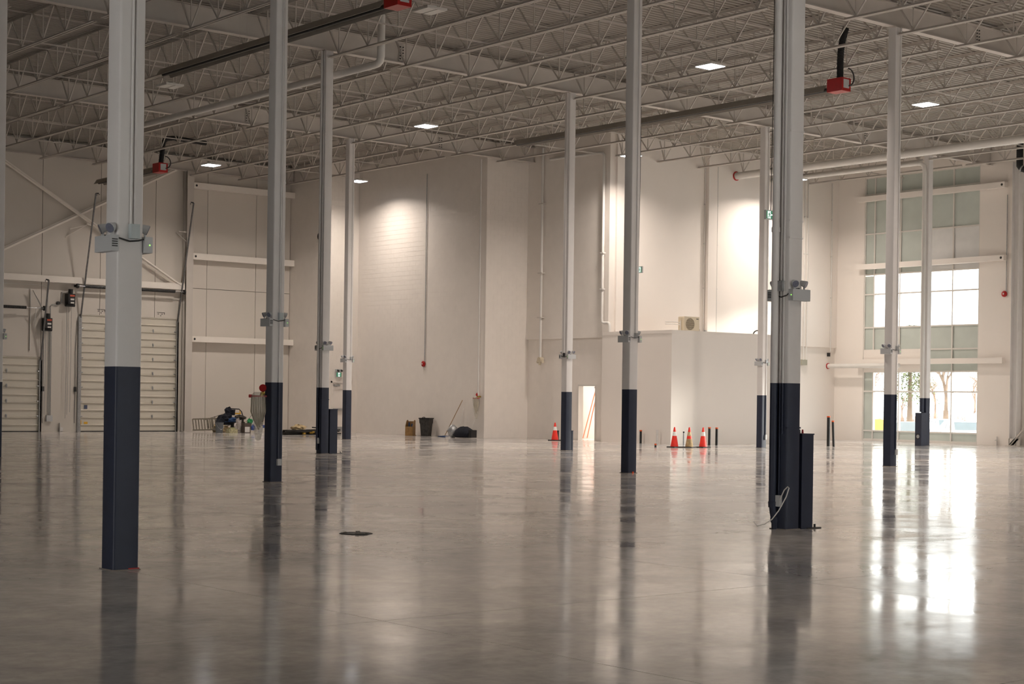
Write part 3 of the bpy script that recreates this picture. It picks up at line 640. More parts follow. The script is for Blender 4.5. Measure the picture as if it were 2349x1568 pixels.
# ------------------------------------------------------------------ tube heaters
def heater(x, y0, y1, z, label, duct):
    o = thing('tube_heater', label, 'heater', (x, y0, z)); L = y1-y0
    MB().box(-.19, .19, -.02, .50, -.14, .22).build('burner_box', RED, o)
    MB().box(-.12, .12, -.025, -.02, -.06, .18).build('control_plate', GREYP, o)
    pr = [(-.23, -.10), (-.215, -.10), (-.10, .075), (.10, .075), (.215, -.10), (.23, -.10), (.105, .09), (-.105, .09)]
    MB().prism(pr, 'y', .6, L).build('reflector', mat('weathered_reflector', (.30, .275, .24), .5, .2), o)
    MB().cyl((0, .5, -.03), (0, L, -.03), .055, 12).build('burner_tube', DARKM, o, True)
    for k in range(int(L/3)+1):
        yy = .9 + 3*k
        if yy < L: MB().cyl((-.1, yy, .08), (-.1, yy, ZD-z), .005, 4).cyl((.1, yy, .08), (.1, yy, ZD-z), .005, 4).build('hanger_chain', STEEL, o)
    if duct:
        pts = [Vector(p) for p in duct]; fine = []
        for i in range(len(pts)-1):
            for t in range(8): fine.append(pts[i].lerp(pts[i+1], t/8))
        fine.append(pts[-1])
        MB().tube(fine, [.088+.008*(i % 2) for i in range(len(fine))], 12).build('flexible_duct', RUBBER, o)
    MB().tube(arc((.05, -.05, .24), .24, PI/2, -PI/2.2, 8, 'xz'), .02, 6).build('gas_hose', BLACK, o, True)
    return o
heater(28.80, 15.10, 29.2, 10.30, 'long tube heater with red burner box at the upper right', [(0, .2, .2), (0, .2, .7), (.02, .2, 1.0), (.05, .18, 1.25), (.1, .1, 1.62)])
heater(14.15, 15.45, 26.6, 10.30, 'long dark tube heater crossing the upper left, red burner at its top end', [(0, .2, .2), (0, .2, 1.6)])
heater(23.0, 43.6, 49.2, 10.30, 'far tube heater with red burner box and black duct near the dock wall', [(0, .2, .2), (.05, .2, .6), (.1, .2, 1.05), (.2, .15, 1.2), (.5, .1, 1.24), (1.9, .1, 1.2)])
o = thing('vent_duct', 'black flexible vent with elbow at the top right edge', 'duct')
MB().tube([(49.2, 23.0, ZD), (49.2, 23.0, 11.2), (49.2, 23.0, 10.98), (49.22, 22.92, 10.86), (49.26, 22.75, 10.8), (49.3, 22.3, 10.82)], .13, 14).build('duct', RUBBER, o, True)
MB().tube([(49.22, 22.93, 10.87), (49.23, 22.88, 10.84)], .137, 14).build('clamp', GALV, o)
MB().cyl((49.3, 22.3, 10.85), (49.3, 21.6, 10.85), .2, 14).build('cowl', RUBBER, o)

# ------------------------------------------------------------------ exit signs
def running_man(mb, ox, oz, s, y):
    def P(*pts): 
        n = len(pts); mb.add([(ox+a*s, y, oz+c*s) for a, c in pts], [tuple(range(n))])
    n = 10; P(*[(.62+.085*math.cos(2*PI*i/n), .86+.085*math.sin(2*PI*i/n)) for i in range(n)])
    P((.40, .74), (.62, .76), (.60, .45), (.44, .42)); P((.60, .74), (.82, .58), (.92, .64), (.90, .56), (.80, .50), (.60, .62))
    P((.42, .74), (.22, .58), (.24, .50), (.30, .54), (.44, .64)); P((.50, .46), (.74, .34), (.72, .10), (.62, .10), (.63, .28), (.46, .36)); P((.46, .44), (.54, .36), (.36, .12), (.14, .10), (.14, .19), (.32, .21))
def exit_sign(name, loc, rz, label, arrow, cable):
    o = thing(name, label, 'exit sign', loc, rz, group='green running man exit signs')
    wd_ = .36 if arrow else .24
    MB().box(-wd_/2-.015, wd_/2+.015, -.03, .03, -.11, .11).build('casing', GREYP, o)
    MB().box(-wd_/2, wd_/2, -.034, -.03, -.092, .092).build('green_face', SIGNG, o)
    px_ = {1: -wd_/2+.03, -1: wd_/2-.145, 0: -.0575}[arrow]
    MB().box(px_, px_+.115, -.0365, -.034, -.085, .085).build('lit_panel', SIGNW, o)
    mb = MB(); running_man(mb, px_-.016, -.08, .15, -.038)
    if arrow < 0: mb.v = [(2*(px_+.0575)-x, y, z) for x, y, z in mb.v]
    mb.build('running_man', SIGNG, o)
    if arrow:
        c = .035*arrow; q = MB(); y = -.0365
        def T(*p): q.add([(c+arrow*a, y, z) for a, z in p], [tuple(range(len(p)))])
        T((-.07, .018), (.02, .018), (.02, -.018), (-.07, -.018)); T((.075, 0), (.0, .075), (-.035, .075), (.03, 0)); T((.075, 0), (.03, 0), (-.035, -.075), (.0, -.075))
        q.build('arrow', SIGNW, o)
    if cable: MB().tube([(0, 0, .11), (.015, 0, 1.6), (.03, 0, 3.4), (.03, 0, ZD-loc[2])], .010, 5).build('cable', DARKM, o)
    return o
exit_sign('exit_sign', (22.42, 12.10, 6.0), 0, 'hanging green exit sign with running man and right arrow', 1, True)
exit_sign('exit_sign', (31.62, 26.1, 6.0), -PI/2, 'hanging green exit sign with running man and left arrow', -1, True)
exit_sign('exit_sign', (33.22, YR-.05, 2.56), 0, 'green running man exit sign above the far exit door', 0, False)
o = thing('emergency_light', 'small twin-head emergency unit on top of the far wall exit sign', 'emergency light', (33.22, YR-.05, 2.74))
MB().box(-.15, .15, -.04, .04, -.06, .06).build('housing', GREYP, o)
for s in (-.08, .1): MB().cyl((s, -.03, .02), (s+.02, -.1, -.02), .03, 10, .05).build('lamp_head', DARKM, o, True)

# exit door on the return wall
d3 = link('door_3', None, kind='structure', label='white steel exit door with closer and push bar')
MB().box(32.88, 33.92, YR-.02, YR+.012, 0, .0).box(32.86, 32.92, YR-.03, YR+.05, 0, 2.28).box(33.90, 33.96, YR-.03, YR+.05, 0, 2.28).box(32.86, 33.96, YR-.03, YR+.05, 2.2, 2.28).build('door_frame', WALL, d3)
MB().box(32.93, 33.89, YR, YR+.011, .03, 2.19).build('door_leaf', WALL, d3); MB().box(32.95, 33.87, YR-.004, YR, .05, .27).build('kick_plate', GALV, d3)
MB().box(32.98, 33.85, YR-.06, YR-.01, 1.0, 1.07).build('push_bar', GALV, d3); MB().box(33.0, 33.3, YR-.07, YR, 2.05, 2.13).bar((33.2, YR-.06, 2.14), (33.65, YR-.12, 2.17), .03, .015).build('door_closer', GALV, d3)

# ------------------------------------------------------------------ wall services
def bell(loc, axis, label, top=None):
    o = thing('fire_bell', label, 'fire bell', loc)
    v = Vector(axis); MB().cyl((0, 0, 0), tuple(v*.05), .12, 20).cyl(tuple(v*.05), tuple(v*.085), .12, 20, .07).build('gong', RED, o, True)
    MB().cyl(tuple(v*.085), tuple(v*.10), .03, 12).build('hub', REFL, o)
    if top: MB().cyl((v.x*.02, v.y*.02 - .08, .1), (v.x*.02, v.y*.02 - .08, top-loc[2]), .016, 8).build('conduit', GALV, o, True)
bell((XB-.01, 41.7, 3.02), (-1, 0, 0), 'red fire bell hanging low on the long block wall', 11.0)
bell((49.98, 24.12, 6.05), (-1, 0, 0), 'red fire bell high on the wall right of the windows', 10.0)
o = thing('wall_siren', 'black round sounder on the corner block wall behind a column', 'sounder', (XA-.01, 47.45, 8.66)); MB().cyl((0, 0, 0), (-.08, 0, 0), .16, 20).build('disc', BLACK, o, True)
def hose(loc, rz, label, s=1.0):
    o = thing('fire_hose_station', label, 'fire hose', loc, rz); o.scale = (s, s, s)
    MB().cyl((0, 0, .05), (0, -.16, .05), .035, 10).cyl((0, -.16, .05), (-.02, -.16, -.02), .045, 10).build('valve_body', BRASS, o, True)
    MB().cyl((.0, -.16, .13), (.0, -.19, .14), .07, 14).cyl((0, -.16, .06), (0, -.16, .14), .015, 8).build('hand_wheel', RED, o, True)
    MB().box(-.25, .1, -.20, -.12, -.03, .0).cyl((-.26, -.16, -.015), (-.2, -.16, -.015), .03, 8).build('hose_rack', RED, o)
    bb = MB()
    for k in range(7):
        xx = -.20+.04*k; d = .62-.05*abs(k-3)
        bb.tube([(xx, -.16, -.02), (xx+.004*(k-3), -.17, -.3), (xx*.6+(-.03), -.16, -d), (xx*.6-.015, -.16, -d-.02)], .017, 6)
    bb.build('folded_hose', LINEN, o, True)
    MB().lathe([(.01, -.84), (.05, -.82), (.08, -.66), (.11, -.4), (.145, -.1), (.14, .0), (.08, .06)], 12, (-.08, -.16, 0)).build('plastic_bag', FILM, o, True)
    return o
hose((XB, 37.85, 1.62), -PI/2, 'red fire hose valve with bagged hose on the long block wall')
hose((9.094, 12.68, 1.60), -TH, 'bagged fire hose and red valve behind the second left column', 1.0)
MB().cyl((XB-.16, 37.80, 1.70), (XB-.16, 37.80, 11.2), .032, 10).build('standpipe', WHITEP, smooth=True, label='white standpipe down to the hose valve at the block pier', cat='pipe')
o = thing('sprinkler_riser', 'white riser with valve on the doorway wall, left of the lone column', 'pipe', (XD-.2, 36.6, 0))
MB().cyl((0, 0, 3.3), (0, 0, ZD-.2), .055, 12).build('pipe', WHITEP, o, True)
for z in (4.9, 6.7, 9.5): MB().cb((.0, 0, z), (.19, .26, .04)).build('clamp', STEEL, o)
MB().cyl((-.08, 0, 3.2), (.1, 0, 3.2), .11, 12).cyl((0, .16, 3.12), (0, -.16, 3.12), .07, 10).cyl((-.02, 0, 3.3), (-.02, 0, 2.98), .05, 8).build('valve', BEIGE, o, True)
o = thing('sprinkler_riser', 'white pipe with bends beside the low room corner', 'pipe', (XD-.2, 32.95, 0))
MB().tube([(0, 3.2, 11.25), (0, .3, 11.2), (0, .08, 11.17), (0, 0, 11.08), (0, 0, 4.75), (.0, -.03, 4.62), (0, -.12, 4.58), (0, -.34, 4.58), (0, -.42, 4.54), (0, -.44, 4.46), (0, -.44, 4.22)], .055, 12).build('pipe', WHITEP, o, True)
MB().cb((0, 0, 7.3), (.14, .16, .05)).cb((0, 0, 5.9), (.14, .16, .05)).build('clamp', WHITEP, o)
for x, z0, lb in ((37.3, 4.3, 'thin conduit on the tall wall just right of the doorway wall'), (41.55, 4.45, 'thin conduit ending in a box left of the wall pilaster'), (42.3, 4.3, 'thin conduit right of the wall pilaster'), (47.75, 3.45, 'left thin conduit down to the grey wall box'), (47.95, 3.45, 'right thin conduit down to the grey wall box'), (50-.45, 3.85, 'thin conduit near the window corner above the strobe')):
    o = thing('wall_conduit', lb, 'conduit'); MB().cyl((x, YE-.13, z0), (x, YE-.13, 11.2), .02, 8).build('pipe', WHITEP, o, True)
    for z in (6.2, 8.0, 9.6): MB().cb((x, YE-.12, z), (.07, .03, .03)).build('clip', GALV, o)
MB().cb((47.86, YE-.06, 3.34), (.34, .12, .24)).build('wall_box', mat('khaki_box', (.38, .37, .30), .5), label='grey electrical box on the white wall right of the big column', cat='electrical box')
MB().cb((49.55, YE-.03, 3.72), (.14, .08, .16)).build('strobe', BLACK, label='small dark strobe on the white wall near the window corner', cat='strobe')
o = MB().cyl((41.55, YE-.2, 4.42), (41.7, YE-.2, 4.42), .07, 10).cb((41.55, YE-.2, 4.36), (.1, .1, .14)).build('roof_camera', GALV, smooth=True, label='small grey device at the foot of a conduit above the low room', cat='device')

# condenser on the low room
o = thing('condenser_unit', 'beige air conditioner condenser with round fan grille on the low room', 'air conditioner', (39.1, 31.0, BOXZ))
MB().box(-.42, .42, -.16, .16, .06, .66).build('cabinet', BEIGE, o); MB().box(-.3, -.2, -.1, .1, 0, .06).box(.2, .3, -.1, .1, 0, .06).build('feet', DARKM, o)
MB().cyl((-.10, -.162, .37), (-.10, -.17, .37), .235, 28).build('fan_opening', mat('dark_fan', (.16, .13, .09), .6), o, True)
bb = MB()
for k in range(6): bb.tube(arc((-.10, -.178, .37), .04+.038*k, 0, 2*PI, 24), .005, 4)
for k in range(5): bb.bar((-.32, -.178, .2+.085*k), (.12, -.178, .2+.085*k), .006, .006)
bb.build('fan_grille', BEIGE, o)
bb = MB()
for k in range(9): bb.box(-.434, -.42, -.15+.034*k, -.132+.034*k, .1, .62)
bb.build('side_fins', BEIGE, o); MB().cb((.3, -.165, .58), (.12, .004, .03)).build('nameplate', DARKM, o)
MB().tube([(-.44, .05, .42), (-.8, .08, .44), (-1.0, .3, .44)], .018, 8).tube([(-.44, .05, .34), (-.8, .08, .36), (-1.0, .3, .36)], .018, 8).tube([(-.46, .0, .5), (-.48, 0, 0)], .02, 8).build('refrigerant_pipes', WHITEP, o, True)
MB().cb((.52, -.02, .1), (.06, .06, .2)).build('isolator', DARKM, o)
MB().tube([(41.3, 29.6, BOXZ)] + [(41.55-.3*math.cos(t*PI/8), 29.6, BOXZ+.19*math.sin(t*PI/8)) for t in range(9)] + [(41.85, 29.6, BOXZ)], .025, 8).build('cable_arch', DARKM, smooth=True, label='dark cable arching over the edge of the low room', cat='cable')

# ------------------------------------------------------------------ window bay
wi = link('window_1', None, kind='structure', label='tall window bay with grey-green spandrel panels')
ys = [31.13, 30.62, 29.27, 27.95, 26.62, 25.35]; zs = [.07, .44, 2.13, 2.97, 3.90, 4.87, 6.30, 7.15, 8.90, 10.60, 11.32]
for y in ys: MB().box(XW+.02, XW+.16, y-.028, y+.028, .0, 11.34).build('mullion', FRAME, wi)
for z in zs:
    for a, e in zip(ys[:-1], ys[1:]): MB().box(XW+.03, XW+.15, e+.028, a-.028, z-.03, z+.03).build('transom', FRAME, wi)
MB().box(XW-.0, XW+.18, 25.33, 31.15, 0, .04).build('sill', FRAME, wi)
for ci, (a, e) in enumerate(zip(ys[:-1], ys[1:])):
    for ri, (z0, z1) in enumerate(zip(zs[:-1], zs[1:])):
        clear = ci > 0 and ri in (1, 2, 5, 6)
        if ri == 6: z1 = 7.12
        m = GLASS if clear else (SPAN_BACKLIT if (ri == 7 and ci >= 3) else SPAN)
        MB().box(XW+.08, XW+.10, e+.028, a-.028, z0+.03, z1-.03).build('pane', m, wi)
MB().box(XW-.0, XW+.02, 28.05, 31.1, 2.95, 3.92).build('cover_board', WALL, wi)
for z, y0, lb in ((10.28, 24.0, 'topmost white girt crossing the window bay'), (7.37, 24.0, 'middle white girt crossing the window bay'), (3.28, 24.0, 'lowest white girt crossing the window bay')):
    o = thing('window_girt', lb, 'beam'); MB().box(XW-.32, XW-.10, y0, 31.35, z, z+.22).build('tube', WALL, o)
    for yy in (25.0, 31.25): MB().box(XW-.10, XW, yy-.08, yy+.08, z+.02, z+.2).build('standoff', WALL, o)
    if z > 5: MB().cyl((XW-.324, y0+.12, z+.11), (XW-.31, y0+.12, z+.11), .05, 16).build('end_hole', BLACK, o)
o = thing('window_wall_column', 'steel wall column at the right end of the window girts', 'column', (XW-.25, 23.42, 0))
MB().box(-.16, .16, -.16, -.14, 0, ZG).box(-.16, .16, .14, .16, 0, ZG).box(-.012, .012, -.14, .14, 0, ZG).build('wide_flange', COLP, o); MB().box(-.3, .25, -.3, .25, 0, .03).build('base_plate', STEEL, o)
o = thing('wall_brace', 'steel brace foot at the bottom right edge', 'brace'); MB().bar((49.6, 23.5, .02), (49.6, 19.5, 4.2), .02, .16).bar((49.6, 23.5, .02), (49.6, 19.5, 4.2), .16, .02).build('angle', STEEL, o); MB().cb((49.6, 23.35, .15), (.02, .5, .3)).build('gusset', STEEL, o)
MB().box(49.9, 49.98, 24.35, 24.37, 0, .35).cyl((49.94, 24.4, .2), (49.94, 24.45, .2), .03, 8).build('wall_outlet', PAPER, label='small white pipe stub on the wall right of the windows', cat='pipe')
# unseen windows outside the picture, added to bring daylight onto the columns
for nm, q, ax in (('window_2', (6, 20.5, .6, 6.2), 'x'), ('window_3', (-8, 28, 1.0, 4.2), 'y')):
    wi2 = link(nm, None, kind='structure'); a, e, z0, z1 = q; n = max(2, int((e-a)/2.0))
    for k in range(n+1):
        u = a+(e-a)*k/n
        (MB().box(XW+.05, XW+.15, u-.03, u+.03, z0, z1) if ax == 'x' else MB().box(u-.03, u+.03, YS-.15, YS-.05, z0, z1)).build('mullion', FRAME, wi2)
    (MB().box(XW+.09, XW+.1, a, e, z0, z1) if ax == 'x' else MB().box(a, e, YS-.1, YS-.09, z0, z1)).build('pane', GLASS, wi2)

# ------------------------------------------------------------------ floor things
def cone(x, y, label, worn=False, rz=0):
    o = thing('traffic_cone', label, 'traffic cone', (x, y, 0), rz, group='orange traffic cones')
    MB().box(-.19, .19, -.19, .19, 0, .03).build('base', RUBBER, o)
    body = ORANGE if not worn else mat('faded_cone', (.42, .30, .15), .7, var=.35, scale=9)
    R = lambda z: .14 - .115*(z-.03)/.67
    MB().lathe([(R(.03), .03), (R(.40), .40)], 20).build('lower_body', body, o, True)
    MB().lathe([(R(.40)+.002, .40), (R(.54)+.002, .54)], 20).build('reflective_band', REFL if not worn else mat('torn_band', (.55, .42, .25), .7, var=.4, scale=20), o, True)
    if worn: MB().lathe([(R(.30)+.001, .30), (R(.40)+.001, .40)], 20).build('orange_patch', ORANGE, o, True)
    MB().lathe([(R(.54), .54), (R(.68), .68), (R(.70)-.006, .70)], 20).build('tip', ORANGE, o, True)
cone(35.05, 34.2, 'lone orange cone left of the doorway'); cone(33.58, 26.23, 'leftmost orange cone of the row of three'); cone(33.97, 25.9, 'worn patchy cone in the middle of the row of three', True, .3); cone(34.5, 25.75, 'rightmost orange cone of the row of three')
def stub(x, y, h, r, m, cap, label, lean=0):
    o = thing('pipe_stub', label, 'pipe stub', (x, y, 0), group='pipe stubs rising from the floor')
    MB().cyl((0, 0, 0), (lean, 0, h-.05), r, 12).build('pipe', m, o, True)
    MB().cyl((lean, 0, h-.05), (lean*1.05, 0, h), r*1.12, 12).build('cap', cap, o, True)
OC = mat('orange_cap', (.75, .12, .03), .5)
stub(35.64, 34.69, .38, .035, BLACK, BLACK, 'short black pipe stub beside the lone cone'); stub(35.93, 30.33, .50, .045, BLACK, OC, 'black pipe stub with orange cap before the low room side')
stub(35.93, 29.45, .53, .045, PAPER, PAPER, 'white pipe stub before the low room side'); stub(36.6, 28.75, .48, .03, GALV, BLACK, 'thin grey pipe stub behind the left cone of the row')
stub(33.05, 26.62, .12, .035, BLACK, OC, 'tiny black stub right of the leftmost row cone'); stub(36.05, 27.3, .27, .05, BLACK, OC, 'low thick black stub behind the worn cone')
stub(37.02, 27.85, .66, .05, BLACK, OC, 'left tall black pipe stub right of the cones'); stub(37.3, 27.75, .65, .05, BLACK, OC, 'right tall black pipe stub right of the cones')
stub(40.95, 25.54, 1.12, .06, BLACK, OC, 'tallest black pipe stub near the windows'); stub(40.66, 25.05, .96, .045, BLACK, OC, 'leaning black pipe stub beside the tallest one', -.06)
o = thing('floor_drain', 'dark rough floor patch near the left front column', 'floor patch', (4.04, 2.15, 0), .4)
MB().lathe([(.20, 0), (.19, .006), (.0, .007)], 14).build('cover', DARKM, o)
for k in range(7): MB().blob((random.uniform(-.18, .18), random.uniform(-.15, .15), .01), (.03, .03, .012), 6, 4).build('debris', SEAL, o)

# caddy, bin, mop and bag by the block wall
o = thing('tool_caddy', 'open wooden tool caddy with angled front by the block wall', 'caddy', (33.72, 41.93, 0), -PI/2+.6)
MB().prism([(-.14, 0), (.14, 0), (.14, .40), (-.14, .40)], 'z', 0, .02).build('bottom', WOOD, o)
for s in (-.17, .15): MB().prism([(-.14, 0), (.20, 0), (.20, .62), (.10, .66), (-.02, .60), (-.14, .40)], 'x', s, s+.02).build('side_panel', WOOD, o)
MB().box(-.15, .15, -.14, -.12, 0, .38).build('front_panel', WOOD, o); MB().box(-.15, .15, .18, .20, 0, .6).build('back_panel', WOOD, o)
MB().cyl((-.05, .0, .3), (-.05, .02, .55), .03, 8).cyl((.06, .05, .3), (.07, .06, .5), .04, 8).build('bottle', BLUE, o)
o = thing('trash_bin', 'tall black plastic bin against the block wall', 'bin', (33.85, 40.98, 0), -PI/2+.5)
MB().prism([(-.17, -.17), (.17, -.17), (.17, .17), (-.17, .17)], 'z', 0, .02).build('foot', BLACK, o)
bb = MB(); k = 0
ringz = [(.165, 0), (.20, .5), (.22, .56), (.23, .74)]
for (r, z) in ringz: bb.v += [(-r, -r*.9, z), (r, -r*.9, z), (r, r*.9, z), (-r, r*.9, z)]
for i in range(3):
    for j in range(4): bb.f.append((i*4+j, i*4+(j+1) % 4, (i+1)*4+(j+1) % 4, (i+1)*4+j))
bb.build('body', mat('dusty_black_plastic', (.035, .033, .03), .6, var=.5, scale=10), o)
MB().box(-.25, .25, -.225, -.2, .72, .76).box(-.25, .25, .2, .225, .72, .76).box(-.25, -.22, -.225, .225, .72, .76).box(.22, .25, -.225, .225, .72, .76).build('rim', BLACK, o)
MB().tube([(-.08, -.235, .70)] + arc((0, -.24, .72), .075, PI, 0, 8) + [(.08, -.235, .70)], .014, 6).build('handle', BLACK, o, True)
o = thing('dust_mop', 'dust mop with long wooden handle leaning on the block wall', 'mop', (33.8, 39.40, 0), 0)
MB().cyl((-.1, .1, .05), (.33, -.50, 1.52), .014, 8).build('handle', WOOD, o, True); MB().blob((-.1, .1, .02), (.16, .4, .04), 10, 5).build('mop_head', BLUE, o)
o = thing('refuse_bag', 'slumped black bag heap with cables under the hose valve', 'bag', (33.55, 38.16, 0), .1)
MB().blob((0, -.1, .17), (.3, .52, .28), 14, 9, .12).build('bag', NAVYC, o, True); MB().blob((.0, .55, .22), (.2, .22, .3), 10, 7, .2).build('machine', GALV, o, True)
MB().cb((0, -.62, .18), (.3, .16, .3)).build('carton', BLACK, o); MB().tube([(.4, .35, 1.2), (.3, .4, .6), (.1, .5, .3)], .006, 5).tube([(.6, -.1, 1.5), (.55, -.2, .8), (.2, -.3, .3)], .006, 5).build('cable', PAPER, o)
MB().box(-.2, .1, .5, .75, .0, .05).build('rag', PAPER, o)

# ------------------------------------------------------------------ things by the dock wall
o = thing('extension_ladder', 'metal step ladder lying on its side by the dock wall', 'ladder', (27.75, 48.55, 0), -.55)
for z in (.08, .55): MB().bar((-.55, -.1, z), (.55, -.1, z+.04), .08, .06).build('rail', ALU, o)
for k in range(9): MB().bar((-.5+.12*k, -.1, .08), (-.5+.12*k-.06, -.1, .56), .09, .05).build('rung', ALU, o)
MB().bar((.1, .1, .1), (1.0, .05, .30), .05, .03).bar((-.05, .1, .52), (.95, .05, .85), .05, .03).build('rear_rail', ALU, o)
for k in range(6): MB().bar((.12+.15*k, .09, .16+.035*k), (.06+.15*k, .09, .58+.05*k), .07, .04).build('rear_rung', ALU, o)
o = thing('drop_cloth', 'crumpled tan drop cloth behind the grey bucket', 'cloth', (28.55, 48.75, 0)); MB().blob((0, 0, .14), (.32, .3, .26), 14, 8, .25).build('cloth', TAN, o)
o = thing('bucket', 'grey plastic bucket in front of the dock wall', 'bucket', (27.58, 47.1, 0))
MB().lathe([(.145, 0), (.175, .40), (.185, .40), (.185, .44), (.165, .44), (.14, .06)], 20).build('body', BUCK, o, True); MB().cb((0, 0, .02), (.2, .2, .03)).build('bottom', BUCK, o)
MB().tube([(-.18, -.02, .40), (-.12, -.15, .22), (0, -.2, .16), (.12, -.15, .22), (.18, -.02, .40)], .006, 5).build('bail', GALV, o); MB().box(-.05, .05, -.165, -.155, .14, .155).build('sticker', STICK, o)
o = thing('generator', 'dark machine with yellow push handle by the dock wall', 'machine', (28.75, 47.9, 0), -.5)
MB().box(-.15, .45, -.25, .25, .06, .45).box(-.05, .4, -.2, .2, .45, .62).cyl((.3, -.28, .2), (.3, .28, .2), .2, 14).cyl((-.1, -.26, .12), (-.1, .26, .12), .12, 12).blob((.2, -.05, .62), (.28, .2, .12), 9, 5, .3).build('body', mat('dirty_dark_machine', (.03, .025, .02), .6, var=.7, scale=9), o)
MB().tube([(-.32, .0, .7), (-.28, .0, .98)] + [(-.24, 0, 1.02), (.2, 0, 1.0), (.3, 0, .9), (.36, 0, .72)], .022, 8).build('handle', BLACK, o, True)
MB().box(-.27, .27, -.01, .01, .78, .84).bar((-.28, 0, .80), (-.26, 0, .96), .03, .04).bar((.27, 0, .80), (.22, 0, .94), .03, .04).build('yellow_frame', YELL, o)
o = thing('jacket_heap', 'dark clothes and a blue jacket heaped on the machine', 'clothes', (28.35, 47.75, 0))
MB().blob((-.1, 0, .5), (.36, .28, .32), 11, 7, .3).build('black_clothes', NAVYC, o); MB().blob((.05, -.2, .52), (.26, .14, .12), 10, 6, .35).build('blue_jacket', BLUE, o); MB().blob((.12, .05, .85), (.22, .2, .2), 9, 6, .35).build('dark_hood', NAVYC, o)
o = thing('carton', 'low green and white carton in front of the machine', 'carton', (28.12, 47.0, 0)); MB().box(-.2, .2, -.15, .15, 0, .17).build('box', mat('printed_carton', (.45, .42, .26), .7, var=.5, scale=14), o); MB().box(-.12, .12, -.08, .08, .17, .23).build('top_pack', mat('olive_pack', (.38, .38, .2), .7), o)
o = thing('plastic_bag', 'crumpled clear plastic bag beside the small crate', 'bag', (28.55, 47.2, 0)); MB().blob((0, 0, .2), (.17, .15, .36), 12, 9, .3).build('bag', mat('cloudy_plastic', (.42, .38, .36), .4, var=.2, scale=15), o)
o = thing('crate', 'small dark framed crate with a pale front by the dock wall', 'crate', (28.78, 46.95, 0)); MB().box(-.15, .15, -.13, .13, 0, .42).build('box', mat('brown_crate', (.09, .07, .06), .7), o); MB().box(-.13, .10, -.135, -.13, .03, .26).build('front_sheet', PAPER, o)
o = thing('green_bag', 'green plastic bag lying over the crate', 'bag', (29.1, 47.1, 0)); MB().blob((-.05, 0, .46), (.16, .13, .13), 12, 7, .3).build('green_plastic', GREEN, o); MB().blob((.12, .0, .3), (.14, .12, .3), 10, 7, .2).build('white_sack', PAPER, o); MB().blob((.05, -.1, .2), (.1, .06, .16), 8, 6, .2).build('blue_pack', mat('blue_pack', (.04, .08, .3), .6), o)
o = thing('rod_bundle', 'thin rods standing among the clutter by the dock wall', 'rods', (28.9, 47.5, 0)); MB().cyl((-.1, 0, 0), (-.1, .02, .78), .012, 6).cyl((-.15, 0, .1), (-.26, .02, .66), .01, 6).cyl((.2, 0, .45), (.5, .05, .75), .008, 6).build('rods', DARKM, o)
o = thing('cleaner_box', 'white tub with blue label beside the green bag', 'tub', (29.45, 46.9, 0)); MB().lathe([(.12, 0), (.14, .28), (.13, .3)], 14).build('tub', PAPER, o, True); MB().cb((.12, -.08, .28), (.16, .1, .12)).build('blue_lid', mat('blue_pack', (.04, .08, .3), .6), o)
MB().box(29.0, 30.1, 46.2, 46.5, 0, .02).build('foam_board', PAPER, label='white board lying flat beside the clutter', cat='board')
o = thing('trim_rail', 'long thin rail lying along the foot of the dock wall', 'rail'); MB().bar((28.4, 49.6, .42), (31.2, 49.6, .42), .04, .04).build('rail', BEIGE, o)
o = thing('pipe_bundle', 'bundle of black pipes with brass fittings on the floor', 'pipes', (30.0, 43.85, 0), .10)
for k in range(20):
    yy = random.uniform(-.28, .28); z = .03 + .05*(k//5); x0 = random.uniform(-1.55, -1.2); x1 = random.uniform(1.1, 1.55)
    MB().cyl((x0, yy, z), (x1, yy+random.uniform(-.12, .12), z+random.uniform(0, .03)), .028, 8).build('pipe', mat('black_iron_pipe', (.03, .028, .026), .4, .4, var=.3), o, True)
for k in range(5): MB().cb((random.uniform(-1.1, 1.1), -.30, .06+.03*(k % 3)), (.12, .1, .07)).build('fitting', BRASS, o)
MB().bar((.2, .1, .3), (1.4, .15, .2), .06, .05).build('loose_bar', DARKM, o)
o = thing('drop_cloth', 'crumpled tan canvas lying on the pipe bundle', 'cloth', (29.55, 44.05, .2)); MB().blob((0, 0, .06), (.34, .25, .14), 14, 8, .3).build('cloth', TAN, o)
o = thing('upright_tool', 'dark upright tool standing right of the second left column', 'tool', (29.3, 45.4, 0)); MB().cyl((0, 0, 0), (0, 0, .5), .05, 8).blob((0, 0, .52), (.1, .1, .1), 8, 6).build('tool', NAVYC, o)

